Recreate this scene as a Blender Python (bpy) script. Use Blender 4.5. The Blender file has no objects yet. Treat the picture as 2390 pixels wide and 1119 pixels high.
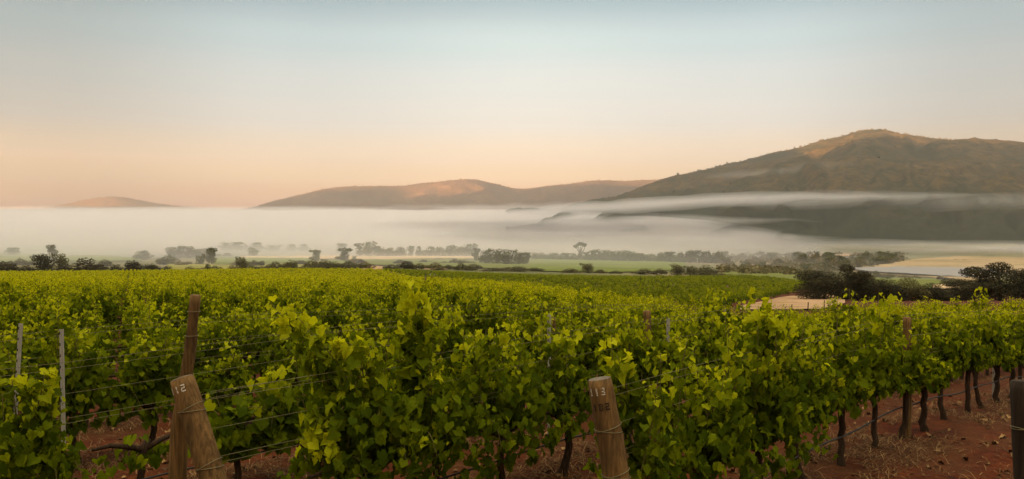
import bpy, math, random
import numpy as np
from mathutils import Vector
R = math.radians
random.seed(7)
rng = np.random.default_rng(11)
sc = bpy.context.scene
sc.render.engine = 'CYCLES'
C = sc.collection

# ------------------------------------------------------------------ camera, sky, sun, exposure
H, F, CX, HY = 2.5, 1876.0, 1195.0, 492.0           # eye height; photo focal length / centre / horizon row (pixels of the 2390 px photo)
cam = bpy.data.objects.new('camera', bpy.data.cameras.new('camera'))
C.objects.link(cam)
cam.location = (0, 0, H)
cam.data.sensor_width = 36
cam.data.lens = 36 * F / 2390
cam.data.clip_start, cam.data.clip_end = 0.1, 40000
cam.rotation_euler = (R(90) - math.atan((559.5 - HY) / F), 0, 0)
sc.camera = cam

SUN_AZ = math.atan2(-0.60, -0.80)                    # behind the camera, to the left
SUN_EL = R(3.0)
world = bpy.data.worlds.new('World'); sc.world = world; world.use_nodes = True
def sky():
    nt = world.node_tree; N = nt.nodes; L = nt.links; N.clear()
    out = N.new('ShaderNodeOutputWorld'); bg = N.new('ShaderNodeBackground')
    st = N.new('ShaderNodeTexSky'); st.sky_type = 'NISHITA'; st.sun_disc = False
    st.sun_elevation = SUN_EL; st.sun_rotation = SUN_AZ
    tc = N.new('ShaderNodeTexCoord'); sep = N.new('ShaderNodeSeparateXYZ'); L.new(tc.outputs['Generated'], sep.inputs[0])
    rp = N.new('ShaderNodeValToRGB'); L.new(sep.outputs['Z'], rp.inputs[0])
    cr = rp.color_ramp; cr.interpolation = 'EASE'
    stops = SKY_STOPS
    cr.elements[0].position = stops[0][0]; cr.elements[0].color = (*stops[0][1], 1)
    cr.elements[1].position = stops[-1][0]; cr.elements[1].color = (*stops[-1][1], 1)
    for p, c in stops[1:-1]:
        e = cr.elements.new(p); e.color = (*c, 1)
    # the dawn glow is strongest ahead and fades to the sides
    rx = N.new('ShaderNodeValToRGB'); mr = N.new('ShaderNodeMapRange')
    mr.inputs['From Min'].default_value = -1; mr.inputs['From Max'].default_value = 1
    L.new(sep.outputs['X'], mr.inputs['Value']); L.new(mr.outputs[0], rx.inputs[0])
    xr = rx.color_ramp; xr.interpolation = 'EASE'
    xr.elements[0].position = 0.1; xr.elements[0].color = (.42, .40, .38, 1)
    xr.elements[1].position = 0.9; xr.elements[1].color = (.62, .62, .62, 1)
    for p, c in ((.25, (.49, .54, .57)), (.37, (.78, .82, .85)), (.51, (1, 1, 1)), (.64, (.88, .90, .93)), (.76, (.57, .60, .64))):
        e = xr.elements.new(p); e.color = (*c, 1)
    m = N.new('ShaderNodeMix'); m.data_type = 'RGBA'; m.blend_type = 'MULTIPLY'
    # the fall-off only concerns the low sky
    rz = N.new('ShaderNodeMapRange'); rz.inputs['From Min'].default_value = .30; rz.inputs['From Max'].default_value = .55
    rz.inputs['To Min'].default_value = 1; rz.inputs['To Max'].default_value = 0
    L.new(sep.outputs['Z'], rz.inputs['Value']); L.new(rz.outputs[0], m.inputs[0])
    L.new(rp.outputs[0], m.inputs[6]); L.new(rx.outputs[0], m.inputs[7])
    sk = N.new('ShaderNodeMix'); sk.data_type = 'RGBA'; sk.blend_type = 'ADD'; sk.inputs[0].default_value = 0.02
    sc_ = N.new('ShaderNodeVectorMath'); sc_.operation = 'SCALE'; sc_.inputs['Scale'].default_value = 1 / SKY_BG
    L.new(m.outputs[2], sc_.inputs[0]); L.new(sc_.outputs[0], sk.inputs[6]); L.new(st.outputs[0], sk.inputs[7])
    L.new(sk.outputs[2], bg.inputs[0]); bg.inputs[1].default_value = SKY_BG
    L.new(bg.outputs[0], out.inputs[0])
SKY_BG = 0.1
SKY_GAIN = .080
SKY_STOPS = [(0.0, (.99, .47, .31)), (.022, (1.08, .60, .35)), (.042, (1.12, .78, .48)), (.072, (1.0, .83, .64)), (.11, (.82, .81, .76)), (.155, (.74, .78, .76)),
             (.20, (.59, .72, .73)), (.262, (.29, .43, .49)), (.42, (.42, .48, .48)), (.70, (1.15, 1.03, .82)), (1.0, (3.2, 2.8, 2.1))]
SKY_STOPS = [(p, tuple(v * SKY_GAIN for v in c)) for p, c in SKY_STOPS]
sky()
sun = bpy.data.objects.new('sun', bpy.data.lights.new('sun', 'SUN')); C.objects.link(sun)
sun.data.energy = 5.0; sun.data.angle = R(0.5); sun.data.color = (1.0, .50, .18)
sdir = Vector((math.sin(SUN_AZ) * math.cos(SUN_EL), math.cos(SUN_AZ) * math.cos(SUN_EL), math.sin(SUN_EL)))
sun.rotation_euler = sdir.to_track_quat('Z', 'Y').to_euler()
sc.view_settings.view_transform = 'Standard'; sc.view_settings.look = 'None'
sc.view_settings.gamma = 1; sc.view_settings.exposure = 3.77; sc.view_settings.use_curve_mapping = False
cy = sc.cycles
cy.use_light_tree = False; cy.sample_clamp_direct = .25; cy.sample_clamp_indirect = .15; cy.use_denoising = True; cy.volume_bounces = 6; cy.max_bounces = 9; cy.diffuse_bounces = 3; cy.glossy_bounces = 2
cy.transmission_bounces = 4; cy.transparent_max_bounces = 6; cy.use_adaptive_sampling = False

# ------------------------------------------------------------------ helpers
def prop(o, label=None, cat=None, group=None, kind=None):
    if label: o['label'] = label
    if cat: o['category'] = cat
    if group: o['group'] = group
    if kind: o['kind'] = kind
    return o
def np_mesh(name, V, polys, mat=None, attrs=None, smooth=False, mat_idx=None):
    """polys: (n,k) int array (all the same corner count) or a list of such arrays"""
    if isinstance(polys, np.ndarray): polys = [polys]
    polys = [p for p in polys if len(p)]
    V = np.asarray(V, dtype=np.float32)
    me = bpy.data.meshes.new(name)
    me.vertices.add(len(V)); me.vertices.foreach_set('co', V.ravel())
    idx = np.concatenate([p.ravel() for p in polys]).astype(np.int32)
    cnt = np.concatenate([np.full(len(p), p.shape[1]) for p in polys])
    st = np.concatenate([[0], np.cumsum(cnt)[:-1]]).astype(np.int32)
    me.loops.add(len(idx)); me.loops.foreach_set('vertex_index', idx)
    me.polygons.add(len(cnt)); me.polygons.foreach_set('loop_start', st)
    if smooth: me.polygons.foreach_set('use_smooth', np.ones(len(cnt), dtype=bool))
    for m in (mat if isinstance(mat, (list, tuple)) else [mat]):
        if m: me.materials.append(m)
    if mat_idx is not None: me.polygons.foreach_set('material_index', mat_idx.astype(np.int32))
    for k, v in (attrs or {}).items():
        a = me.attributes.new(k, 'FLOAT', 'POINT'); a.data.foreach_set('value', np.asarray(v, dtype=np.float32))
    me.update(calc_edges=True); me.validate()
    return me
def outward(V, polys):
    """flip a closed shell whose faces point inwards"""
    v = 0
    c = V.mean(0)
    for p in polys:
        A = V[p] - c
        for k in range(1, p.shape[1] - 1): v += np.einsum('ij,ij->i', A[:, 0], np.cross(A[:, k], A[:, k + 1])).sum()
    return polys if v > 0 else [p[:, ::-1] for p in polys]
def link(name, me, parent=None, loc=(0, 0, 0)):
    o = bpy.data.objects.new(name, me); C.objects.link(o); o.location = loc
    if parent: o.parent = parent
    return o
def empty(name, loc=(0, 0, 0), rz=0, s=1):
    o = bpy.data.objects.new(name, None); C.objects.link(o); o.location = loc; o.rotation_euler = (0, 0, rz)
    o.scale = s if hasattr(s, '__len__') else (s, s, s); o.empty_display_size = .2
    return o
def copy_tree(src, kids, loc, rz=0, s=1):
    c = src.copy(); C.objects.link(c); c.location = loc; c.rotation_euler = (0, 0, rz)
    c.scale = s if hasattr(s, '__len__') else (s, s, s)
    for k in kids:
        d = k.copy(); C.objects.link(d); d.parent = c
    return c
def hsh(ix, iy, s=0):
    n = (ix.astype(np.int64) * 374761393 + iy.astype(np.int64) * 668265263 + s * 974711) & 0x7fffffff
    n = ((n ^ (n >> 13)) * 1274126177) & 0x7fffffff
    return ((n ^ (n >> 16)) & 0xffff) / 65535.0
def vnoise(x, y, s=0):
    x = np.asarray(x, float); y = np.asarray(y, float)
    ix = np.floor(x); iy = np.floor(y); fx = x - ix; fy = y - iy
    fx = fx * fx * fx * (fx * (fx * 6 - 15) + 10); fy = fy * fy * fy * (fy * (fy * 6 - 15) + 10)
    a = hsh(ix, iy, s); b = hsh(ix + 1, iy, s); c = hsh(ix, iy + 1, s); d = hsh(ix + 1, iy + 1, s)
    return (a * (1 - fx) + b * fx) * (1 - fy) + (c * (1 - fx) + d * fx) * fy
def fbm(x, y, oct=4, s=0):
    t = 0; a = .5
    for i in range(oct):
        t = t + a * (vnoise(x, y, s + i * 17) * 2 - 1); x = x * 2.03 + 5.1; y = y * 2.03 + 1.7; a *= .5
    return t
def sstep(a, b, x):
    t = np.clip((np.asarray(x, float) - a) / (b - a), 0, 1); return t * t * (3 - 2 * t)
def tube(path, rad, seg=8, cap=True):
    """tapered tube along a polyline -> V, quads, tris"""
    P = np.asarray(path, float); rad = np.broadcast_to(np.asarray(rad, float), (len(P),))
    T = np.gradient(P, axis=0); T /= np.linalg.norm(T, axis=1)[:, None] + 1e-9
    up = np.array([0, 0, 1.]) if abs(T[0, 2]) < .9 else np.array([1., 0, 0])
    V = []
    for p, t, r in zip(P, T, rad):
        a = np.cross(t, up); a /= np.linalg.norm(a) + 1e-9; b = np.cross(t, a)
        th = np.arange(seg) * 2 * np.pi / seg
        V.append(p + r * (np.cos(th)[:, None] * a + np.sin(th)[:, None] * b))
    V = np.concatenate(V)
    i = np.arange(len(P) - 1)[:, None] * seg; j = np.arange(seg)[None]; jn = (j + 1) % seg
    Q = np.stack([i + j, i + jn, i + seg + jn, i + seg + j], -1).reshape(-1, 4)
    tri = np.zeros((0, 3), int)
    if cap:
        n = len(V); V = np.concatenate([V, P[:1], P[-1:]]); e = (len(P) - 1) * seg
        jj = np.arange(seg); jn = (jj + 1) % seg
        tri = np.concatenate([np.stack([np.full(seg, n), jn, jj], -1), np.stack([np.full(seg, n + 1), e + jj, e + jn], -1)])
    return V, Q, tri
class Bag:
    """collects tubes and faces into one mesh"""
    def __init__(s): s.V, s.Q, s.T, s.A, s.n = [], [], [], [], 0
    def add(s, V, Q=None, T=None, a=0.0):
        s.V.append(V)
        if Q is not None and len(Q): s.Q.append(Q + s.n)
        if T is not None and len(T): s.T.append(T + s.n)
        s.A.append(np.broadcast_to(np.asarray(a, float), (len(V),))); s.n += len(V); return s
    def tube(s, path, rad, seg=8, a=0.0): V, Q, T = tube(path, rad, seg); return s.add(V, Q, T, a)
    def mesh(s, name, mat, smooth=False, attr=None):
        polys = ([np.concatenate(s.Q)] if s.Q else []) + ([np.concatenate(s.T)] if s.T else [])
        return np_mesh(name, np.concatenate(s.V), polys, mat, {attr: np.concatenate(s.A)} if attr else None, smooth)

# ------------------------------------------------------------------ materials
def mat(name):
    m = bpy.data.materials.new(name); m.use_nodes = True; m.node_tree.nodes.clear()
    return m, m.node_tree.nodes, m.node_tree.links
def ramp(N, stops, interp='LINEAR'):
    r = N.new('ShaderNodeValToRGB'); r.color_ramp.interpolation = interp; e = r.color_ramp.elements
    e[0].position = stops[0][0]; e[0].color = (*stops[0][1], 1); e[1].position = stops[-1][0]; e[1].color = (*stops[-1][1], 1)
    for p, c in stops[1:-1]: x = e.new(p); x.color = (*c, 1)
    return r
def noise(N, L, scale, detail=6, rough=.6, co=None, vec_scale=None):
    n = N.new('ShaderNodeTexNoise'); n.inputs['Scale'].default_value = scale; n.inputs['Detail'].default_value = detail
    n.inputs['Roughness'].default_value = rough
    if co is None:
        g = N.new('ShaderNodeNewGeometry'); co = g.outputs['Position']
    if vec_scale:
        mp = N.new('ShaderNodeMapping'); mp.inputs['Scale'].default_value = vec_scale; L.new(co, mp.inputs['Vector']); co = mp.outputs[0]
    L.new(co, n.inputs['Vector'])
    return n
def mix(N, L, f, a, b, mode='MIX'):
    m = N.new('ShaderNodeMix'); m.data_type = 'RGBA'; m.blend_type = mode
    for k, v in ((0, f), (6, a), (7, b)):
        if isinstance(v, (int, float)): m.inputs[k].default_value = v
        elif isinstance(v, tuple): m.inputs[k].default_value = (*v, 1)
        else: L.new(v, m.inputs[k])
    return m.outputs[2]
def surf(N, L, col, rough=.9, bump=None, bstr=.5, bdist=.05, spec=.3, trans=None, tw=.3):
    p = N.new('ShaderNodeBsdfPrincipled'); o = N.new('ShaderNodeOutputMaterial')
    if isinstance(col, tuple): p.inputs['Base Color'].default_value = (*col, 1)
    else: L.new(col, p.inputs['Base Color'])
    p.inputs['Roughness'].default_value = rough; p.inputs['Specular IOR Level'].default_value = spec
    if bump is not None:
        b = N.new('ShaderNodeBump'); b.inputs['Strength'].default_value = bstr; b.inputs['Distance'].default_value = bdist
        L.new(bump, b.inputs['Height']); L.new(b.outputs[0], p.inputs['Normal'])
    s = p.outputs[0]
    if trans is not None:
        t = N.new('ShaderNodeBsdfTranslucent'); L.new(trans, t.inputs[0]) if not isinstance(trans, tuple) else setattr(t.inputs[0], 'default_value', (*trans, 1))
        mx = N.new('ShaderNodeMixShader'); mx.inputs[0].default_value = tw; L.new(s, mx.inputs[1]); L.new(t.outputs[0], mx.inputs[2]); s = mx.outputs[0]
    L.new(s, o.inputs[0]); return p
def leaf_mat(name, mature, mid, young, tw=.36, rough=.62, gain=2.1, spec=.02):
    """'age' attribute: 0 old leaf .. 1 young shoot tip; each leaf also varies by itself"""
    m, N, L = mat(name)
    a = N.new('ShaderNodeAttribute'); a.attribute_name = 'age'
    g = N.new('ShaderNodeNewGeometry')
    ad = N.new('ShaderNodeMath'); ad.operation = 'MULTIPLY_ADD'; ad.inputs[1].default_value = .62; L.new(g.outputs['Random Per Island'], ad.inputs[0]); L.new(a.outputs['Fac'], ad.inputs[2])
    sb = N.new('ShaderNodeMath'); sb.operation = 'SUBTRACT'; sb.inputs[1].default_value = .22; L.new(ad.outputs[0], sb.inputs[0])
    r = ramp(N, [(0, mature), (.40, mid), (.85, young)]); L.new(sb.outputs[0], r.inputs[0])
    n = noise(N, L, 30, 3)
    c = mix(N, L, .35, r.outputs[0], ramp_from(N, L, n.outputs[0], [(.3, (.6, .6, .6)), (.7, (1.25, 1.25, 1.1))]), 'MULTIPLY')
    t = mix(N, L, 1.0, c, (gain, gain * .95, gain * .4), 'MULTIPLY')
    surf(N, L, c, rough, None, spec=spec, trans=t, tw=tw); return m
def ramp_from(N, L, fac, stops): r = ramp(N, stops); L.new(fac, r.inputs[0]); return r.outputs[0]

M = {}
M['vine_leaf'] = leaf_mat('vine_leaf', (.040, .060, .0015), (.122, .155, .003), (.38, .39, .008))
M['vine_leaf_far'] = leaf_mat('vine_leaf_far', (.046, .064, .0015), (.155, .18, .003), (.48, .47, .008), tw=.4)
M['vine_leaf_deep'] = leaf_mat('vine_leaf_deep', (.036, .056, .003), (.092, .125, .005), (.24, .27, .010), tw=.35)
def bark(name, a, b, sc_=18):
    m, N, L = mat(name); tc = N.new('ShaderNodeTexCoord')
    n = noise(N, L, sc_, 8, .7, tc.outputs['Object'], (1, 1, .18)); surf(N, L, ramp_from(N, L, n.outputs[0], [(.3, a), (.7, b)]), .95, n.outputs[0], .9, .02, .1); return m
M['vine_bark'] = bark('vine_bark', (.018, .011, .006), (.075, .045, .025), 40)
M['tree_bark'] = bark('tree_bark', (.03, .024, .017), (.11, .085, .06), 6)
M['cane'] = bark('cane', (.10, .10, .02), (.16, .12, .04), 30)
def post_mat(name, dark, light, weath=.55):
    m, N, L = mat(name); tc = N.new('ShaderNodeTexCoord')
    n = noise(N, L, 9, 8, .65, tc.outputs['Object'], (6, 6, .35))
    n2 = noise(N, L, 3.2, 5, .6, tc.outputs['Object'], (1.6, 1.6, .8))
    c = ramp_from(N, L, n.outputs[0], [(.28, dark), (.52, tuple((x + y) / 2 for x, y in zip(dark, light))), (.75, light)])
    c = mix(N, L, weath, c, ramp_from(N, L, n2.outputs[0], [(.35, (.35, .33, .3)), (.6, (1.1, 1.05, 1))]), 'MULTIPLY')
    surf(N, L, c, .85, n.outputs[0], .7, .01, .2); return m
M['post_wood'] = post_mat('post_wood', (.045, .024, .007), (.25, .14, .042))
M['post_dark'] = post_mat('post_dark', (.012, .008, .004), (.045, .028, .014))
M['post_top'] = post_mat('post_top', (.10, .085, .06), (.24, .2, .15))
def plain(name, col, rough=.6, metal=0, spec=.4):
    m, N, L = mat(name); n = noise(N, L, 25, 4)
    c = mix(N, L, .4, col, ramp_from(N, L, n.outputs[0], [(.3, (.65, .62, .58)), (.7, (1.15, 1.15, 1.15))]), 'MULTIPLY')
    p = surf(N, L, c, rough, spec=spec); p.inputs['Metallic'].default_value = metal; return m
def worn_paint(name, paint, wood):
    m, N, L = mat(name); n = noise(N, L, 70, 5, .7); surf(N, L, mix(N, L, ramp_from(N, L, n.outputs[0], [(.44, (0, 0, 0)), (.58, (1, 1, 1))]), paint, wood), .8, spec=.1); return m
M['white_paint'] = worn_paint('white_paint', (.62, .56, .44), (.20, .14, .07))
M['black_paint'] = worn_paint('black_paint', (.02, .015, .012), (.06, .035, .014))
M['galvanised'] = plain('galvanised', (.42, .39, .31), .5, .3)
M['wire'] = plain('wire', (.17, .14, .06), .5, .3)
M['hose'] = plain('hose', (.018, .016, .014), .5)
M['pole'] = plain('pole', (.62, .56, .46), .7)

# ------------------------------------------------------------------ terrain: control points (photo column, distance, ground height)
CP = []
def cp(px, d, z=None, y=None, can=0.0):
    if z is None: z = H - (y - HY) * d / F - can
    CP.append(((px - CX) / F, math.log(d), z))
for px in (-500, 100, 700, 1195, 1700, 2300, 2900):
    for d in (3, 4.5, 6.5, 8.5): cp(px, d, 0)
    cp(px, 1000, -43); cp(px, 1500, -43); cp(px, 3000, -43)
    cp(px, 750, -42.6)
for px in (-500, 0, 400, 850):
    cp(px, 12, -.25); cp(px, 18, y=699, can=1.2); cp(px, 30, y=675, can=1.2); cp(px, 50, y=661, can=1.2); cp(px, 100, y=648, can=1.2)
    cp(px, 215, y=634 - (px > 500) * 4 - (px > 300) * 2, can=1.2); cp(px, 260, y=640); cp(px, 340, y=630); cp(px, 450, y=621); cp(px, 600, y=611)
for px in (1195,):
    cp(px, 12, -.25); cp(px, 20, y=710, can=1.2); cp(px, 40, y=678, can=1.2); cp(px, 80, y=662, can=1.2); cp(px, 92, -7.4); cp(px, 150, y=648, can=1.2)
    cp(px, 250, y=640, can=1.2); cp(px, 300, y=640); cp(px, 450, y=624); cp(px, 600, y=613)
for px in (1550,):
    cp(px, 12, -.25); cp(px, 20, y=728, can=1.35); cp(px, 35, y=708, can=1.35); cp(px, 52, y=695, can=1.3); cp(px, 62, -5.6); cp(px, 120, y=664, can=1.2)
    cp(px, 250, y=645, can=1.2); cp(px, 300, y=645); cp(px, 450, y=628); cp(px, 600, y=615)
for px in (1800,):
    cp(px, 12, -.25); cp(px, 20, y=742, can=1.4); cp(px, 30, y=734, can=1.4); cp(px, 40, y=730, can=1.4); cp(px, 55, y=724); cp(px, 90, y=704); cp(px, 140, y=678)
    cp(px, 240, y=655); cp(px, 330, y=645); cp(px, 450, y=632); cp(px, 600, y=617)
for px in (2000, 2390, 2900):
    cp(px, 12.6, -.42); cp(px, 20, y=728, can=1.4); cp(px, 30, y=722, can=1.4); cp(px, 40, y=719, can=1.4); cp(px, 55, y=722); cp(px, 95, y=703); cp(px, 130, y=694)
    cp(px, 230, y=672); cp(px, 400, y=653); cp(px, 520, -41); cp(px, 610, -41)
CP = np.array(CP)
def tps_fit():
    X = CP[:, :2] * (1.6, 1); n = len(X)
    r2 = ((X[:, None] - X[None]) ** 2).sum(-1); K = np.where(r2 > 0, .5 * r2 * np.log(r2 + 1e-12), 0) + np.eye(n) * 1e-4
    P = np.concatenate([np.ones((n, 1)), X], 1)
    A = np.block([[K, P], [P.T, np.zeros((3, 3))]])
    return X, np.linalg.solve(A, np.concatenate([CP[:, 2], np.zeros(3)]))
TX, TW = tps_fit()
def terrain(x, y):
    x = np.asarray(x, float); y = np.asarray(y, float); shp = np.broadcast(x, y).shape
    x = np.broadcast_to(x, shp).ravel(); y = np.broadcast_to(y, shp).ravel()
    az = np.arctan2(x, y); r = np.hypot(x, y); ac = np.clip(az, -R(42), R(42))
    u = np.tan(ac); d = r * np.cos(ac); L = np.log(np.clip(d, 3, 2500))
    out = np.zeros(len(x))
    for i in range(0, len(x), 20000):
        Q = np.stack([u[i:i+20000] * 1.6, L[i:i+20000]], 1)
        r2 = ((Q[:, None] - TX[None]) ** 2).sum(-1)
        out[i:i+20000] = (.5 * r2 * np.log(r2 + 1e-12)) @ TW[:-3] + TW[-3] + Q @ TW[-2:]
    back = sstep(R(55), R(100), np.abs(az))
    out = out * (1 - back) * sstep(3, 5, d)
    far = sstep(800, 1400, d); out = out * (1 - far) + (-43 * (1 - back)) * far
    return out.reshape(shp)
def gz(x, y): return float(terrain(x, y))
def px2(px, d): return (px - CX) / F * d, d                     # photo column at a distance -> ground x, y
_D = np.exp(np.linspace(math.log(5), math.log(1800), 900))
def d_at(px, y):
    """distance where the sight line of photo pixel (px, y) meets the ground"""
    x = (px - CX) / F * _D; yy = HY + (H - terrain(x, _D)) / _D * F
    k = np.where(yy <= y)[0]
    return float(_D[k[0]]) if len(k) else 1200.0

def build_ground():
    az = np.concatenate([np.arange(-180, -46, 3), np.arange(-46, 46, .3), np.arange(46, 180, 3)]) * math.pi / 180
    r = np.exp(np.arange(math.log(.4), math.log(6800), .03))
    A, RR = np.meshgrid(az, r); X = RR * np.sin(A); Y = RR * np.cos(A)
    Z = terrain(X, Y)
    near = np.exp(-(RR / 14) ** 2)
    Z = Z + near * (fbm(X * 1.1, Y * 1.1, 4, 3) * .10 + fbm(X * 5, Y * 5, 3, 9) * .03)
    Z = Z + sstep(150, 400, RR) * fbm(X / 70, Y / 70, 3, 5) * .9
    na, nr = len(az), len(r)
    V = np.stack([X, Y, Z], -1).reshape(-1, 3)
    i = np.arange(nr - 1)[:, None] * na; j = np.arange(na)[None]; jn = (j + 1) % na
    Q = np.stack([i + j, i + na + j, i + na + jn, i + jn], -1).reshape(-1, 4)
    n = len(V); V = np.concatenate([V, [[0, 0, 0]]]); T = np.stack([np.full(na, n), np.arange(na), (np.arange(na) + 1) % na], -1)
    m, N, L = mat('ground_soil')
    g = N.new('ShaderNodeNewGeometry'); ln = N.new('ShaderNodeVectorMath'); ln.operation = 'LENGTH'; L.new(g.outputs['Position'], ln.inputs[0])
    n1 = noise(N, L, .9, 8, .65); n2 = noise(N, L, 7, 8, .7)
    rt = N.new('ShaderNodeMapping'); rt.inputs['Rotation'].default_value = (0, 0, R(-45)); L.new(g.outputs['Position'], rt.inputs['Vector']); n4 = noise(N, L, 1.0, 6, .7, rt.outputs[0], (.22, 3.2, 1)); n3 = noise(N, L, 40, 4, .7)
    soil = ramp_from(N, L, n2.outputs[0], [(.3, (.028, .0055, .0006)), (.5, (.082, .0145, .001)), (.75, (.150, .031, .003))])
    straw = ramp_from(N, L, n3.outputs[0], [(.3, (.035, .011, .002)), (.6, (.085, .031, .007)), (.8, (.17, .078, .021))])
    soil = mix(N, L, .75, soil, ramp_from(N, L, n4.outputs[0], [(.32, (.42, .38, .36)), (.55, (.95, .95, .95)), (.72, (1.5, 1.4, 1.3))]), 'MULTIPLY')
    near_c = mix(N, L, ramp_from(N, L, n1.outputs[0], [(.40, (0, 0, 0)), (.60, (.9, .9, .9))]), soil, straw)
    f1 = noise(N, L, .004, 5, .6, None, (1, 2.2, 1)); f2 = noise(N, L, .05, 6, .7)
    far_c = ramp_from(N, L, f1.outputs[0], [(.35, (.075, .082, .026)), (.5, (.13, .125, .042)), (.62, (.20, .155, .075)), (.75, (.11, .11, .04))])
    far_c = mix(N, L, .6, far_c, ramp_from(N, L, f2.outputs[0], [(.3, (.6, .6, .6)), (.7, (1.25, 1.25, 1.25))]), 'MULTIPLY')
    mr = N.new('ShaderNodeMapRange'); mr.inputs['From Min'].default_value = 150; mr.inputs['From Max'].default_value = 260; L.new(ln.outputs['Value'], mr.inputs['Value'])
    surf(N, L, mix(N, L, mr.outputs[0], near_c, far_c), .95, n2.outputs[0], .8, .05, .15)
    prop(link('ground', np_mesh('ground', V, [Q, T], m, smooth=True)), kind='structure')
build_ground()

def field_mat(name, cols, scale=(.02, .06, 1), s=1.0, fine=.25, row=None):
    m, N, L = mat(name)
    n = noise(N, L, s, 6, .65, None, scale); n2 = noise(N, L, fine, 6, .7)
    c = ramp_from(N, L, n.outputs[0], [(.3, cols[0]), (.5, cols[1]), (.7, cols[2])])
    c = mix(N, L, .7, c, ramp_from(N, L, n2.outputs[0], [(.3, (.65, .65, .6)), (.7, (1.25, 1.25, 1.2))]), 'MULTIPLY')
    surf(N, L, c, .95, n2.outputs[0], .5, .3, .1); return m
def patch(name, rows, m, lift=.12, ny=10, flat=None, wob=3):
    """ground cover sheet: rows = [(photo column, lower row, upper row)] projected on to the terrain"""
    P = []
    pxs = np.linspace(rows[0][0], rows[-1][0], max(12, int((rows[-1][0] - rows[0][0]) / 9)))
    lo = np.interp(pxs, [r[0] for r in rows], [r[1] for r in rows]); hi = np.interp(pxs, [r[0] for r in rows], [r[2] for r in rows])
    lo = lo + (vnoise(pxs / 14, pxs * 0, 3) - .5) * wob * .6; hi = hi + (vnoise(pxs / 11, pxs * 0, 8) - .5) * wob * .6
    for p, a, b in zip(pxs, lo, hi):
        d0 = d_at(p, a); d1 = d_at(p, b)
        for t in np.linspace(0, 1, ny):
            d = d0 + (d1 - d0) * t; P.append(px2(p, d))
    P = np.array(P); z = terrain(P[:, 0], P[:, 1])
    z = z + sstep(150, 400, np.hypot(P[:, 0], P[:, 1])) * fbm(P[:, 0] / 70, P[:, 1] / 70, 3, 5) * .9
    z = (z + lift + .0009 * np.hypot(P[:, 0], P[:, 1])) if flat is None else np.full(len(P), flat)
    V = np.column_stack([P, z]); n = len(pxs)
    i = np.arange(n - 1)[:, None] * ny; j = np.arange(ny - 1)[None]
    Q = np.stack([i + j, i + ny + j, i + ny + j + 1, i + j + 1], -1).reshape(-1, 4)
    return prop(link(name, np_mesh(name, V, Q, m, smooth=True)), kind='structure')
M['green_field'] = field_mat('green_field', ((.075, .105, .016), (.125, .155, .022), (.18, .195, .035)))
M['yellow_field'] = field_mat('yellow_field', ((.15, .15, .035), (.22, .205, .05), (.28, .245, .075)))
M['tan_field'] = field_mat('tan_field', ((.42, .29, .16), (.52, .37, .21), (.60, .44, .27)))
M['bank'] = field_mat('bank', ((.20, .16, .07), (.33, .235, .12), (.42, .30, .165)), (.012, .05, 1))
M['sand'] = field_mat('sand', ((.24, .14, .07), (.37, .235, .13), (.48, .32, .19)), (.2, .35, 1), 1, .8)
M['dull_green'] = field_mat('dull_green', ((.09, .11, .025), (.13, .15, .03), (.17, .17, .045)))
patch('green_field', [(-60, 616, 594), (120, 614, 595), (240, 614, 599), (330, 613, 604)], M['green_field'])
patch('green_field', [(1235, 634, 606), (1330, 636, 608), (1450, 637, 611), (1570, 634, 615), (1600, 626, 617)], M['green_field'])
patch('green_field', [(760, 619, 608), (940, 622, 608), (1110, 628, 608), (1240, 630, 612)], M['dull_green'])
patch('meadow', [(390, 637, 618), (540, 634, 618), (620, 632, 614), (760, 627, 612)], M['yellow_field'])
patch('green_field', [(500, 620, 606), (640, 618, 606), (740, 614, 607)], M['green_field'], lift=.4)
patch('dry_field', [(560, 606, 602), (700, 606, 600), (820, 608, 600), (980, 607.5, 598.5), (1110, 607, 600)], M['tan_field'], lift=.35)
patch('sand_flat', [(806, 632, 626), (850, 632, 624), (892, 631, 626)], M['sand'], wob=1)
patch('sand_flat', [(990, 631, 626), (1042, 631, 626.5)], M['tan_field'], wob=1)
patch('sand_clearing', [(1725, 727, 719), (1775, 727, 708), (1820, 727, 698), (1860, 727, 693), (1920, 726, 690), (1955, 718, 692), (1975, 712, 700)], M['sand'], lift=.06, ny=18)
patch('dull_field', [(1690, 652, 632), (1760, 655, 634), (1850, 657, 636), (1905, 660, 640)], M['dull_green'])
patch('dull_field', [(2000, 672, 650), (2100, 676, 652), (2180, 674, 656), (2225, 668, 660)], M['dull_green'])
patch('sand_flat', [(2180, 676, 668), (2215, 678, 665), (2300, 682, 665)], M['tan_field'], lift=.3)
patch('sand_flat', [(2020, 634, 626), (2060, 643, 629), (2180, 652, 648), (2330, 662, 646)], M['bank'], lift=.0)
patch('river_bank', [(2010, 630, 626), (2070, 632, 618), (2150, 634, 606), (2230, 636, 601), (2390, 640, 603), (2560, 642, 604)], M['bank'], lift=.2, ny=16)
for a, b, y in ((1858, 1880, 597), (1895, 1930, 598), (1950, 2002, 597), (1815, 1838, 614), (1885, 1920, 610), (1742, 1762, 621), (1680, 1698, 634), (1683, 1697, 624)):
    patch('sand_flat', [(a, y + 2, y - 1), ((a + b) / 2, y + 3, y - 3), (b, y + 2, y - 1)], M['sand'], lift=.5, wob=1)
def water():
    m, N, L = mat('river_water'); n = noise(N, L, .35, 4, .6, None, (1, .3, 1))
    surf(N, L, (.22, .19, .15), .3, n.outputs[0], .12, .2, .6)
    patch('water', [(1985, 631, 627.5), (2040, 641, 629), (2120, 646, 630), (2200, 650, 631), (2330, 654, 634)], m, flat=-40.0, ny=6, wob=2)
water()

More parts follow.
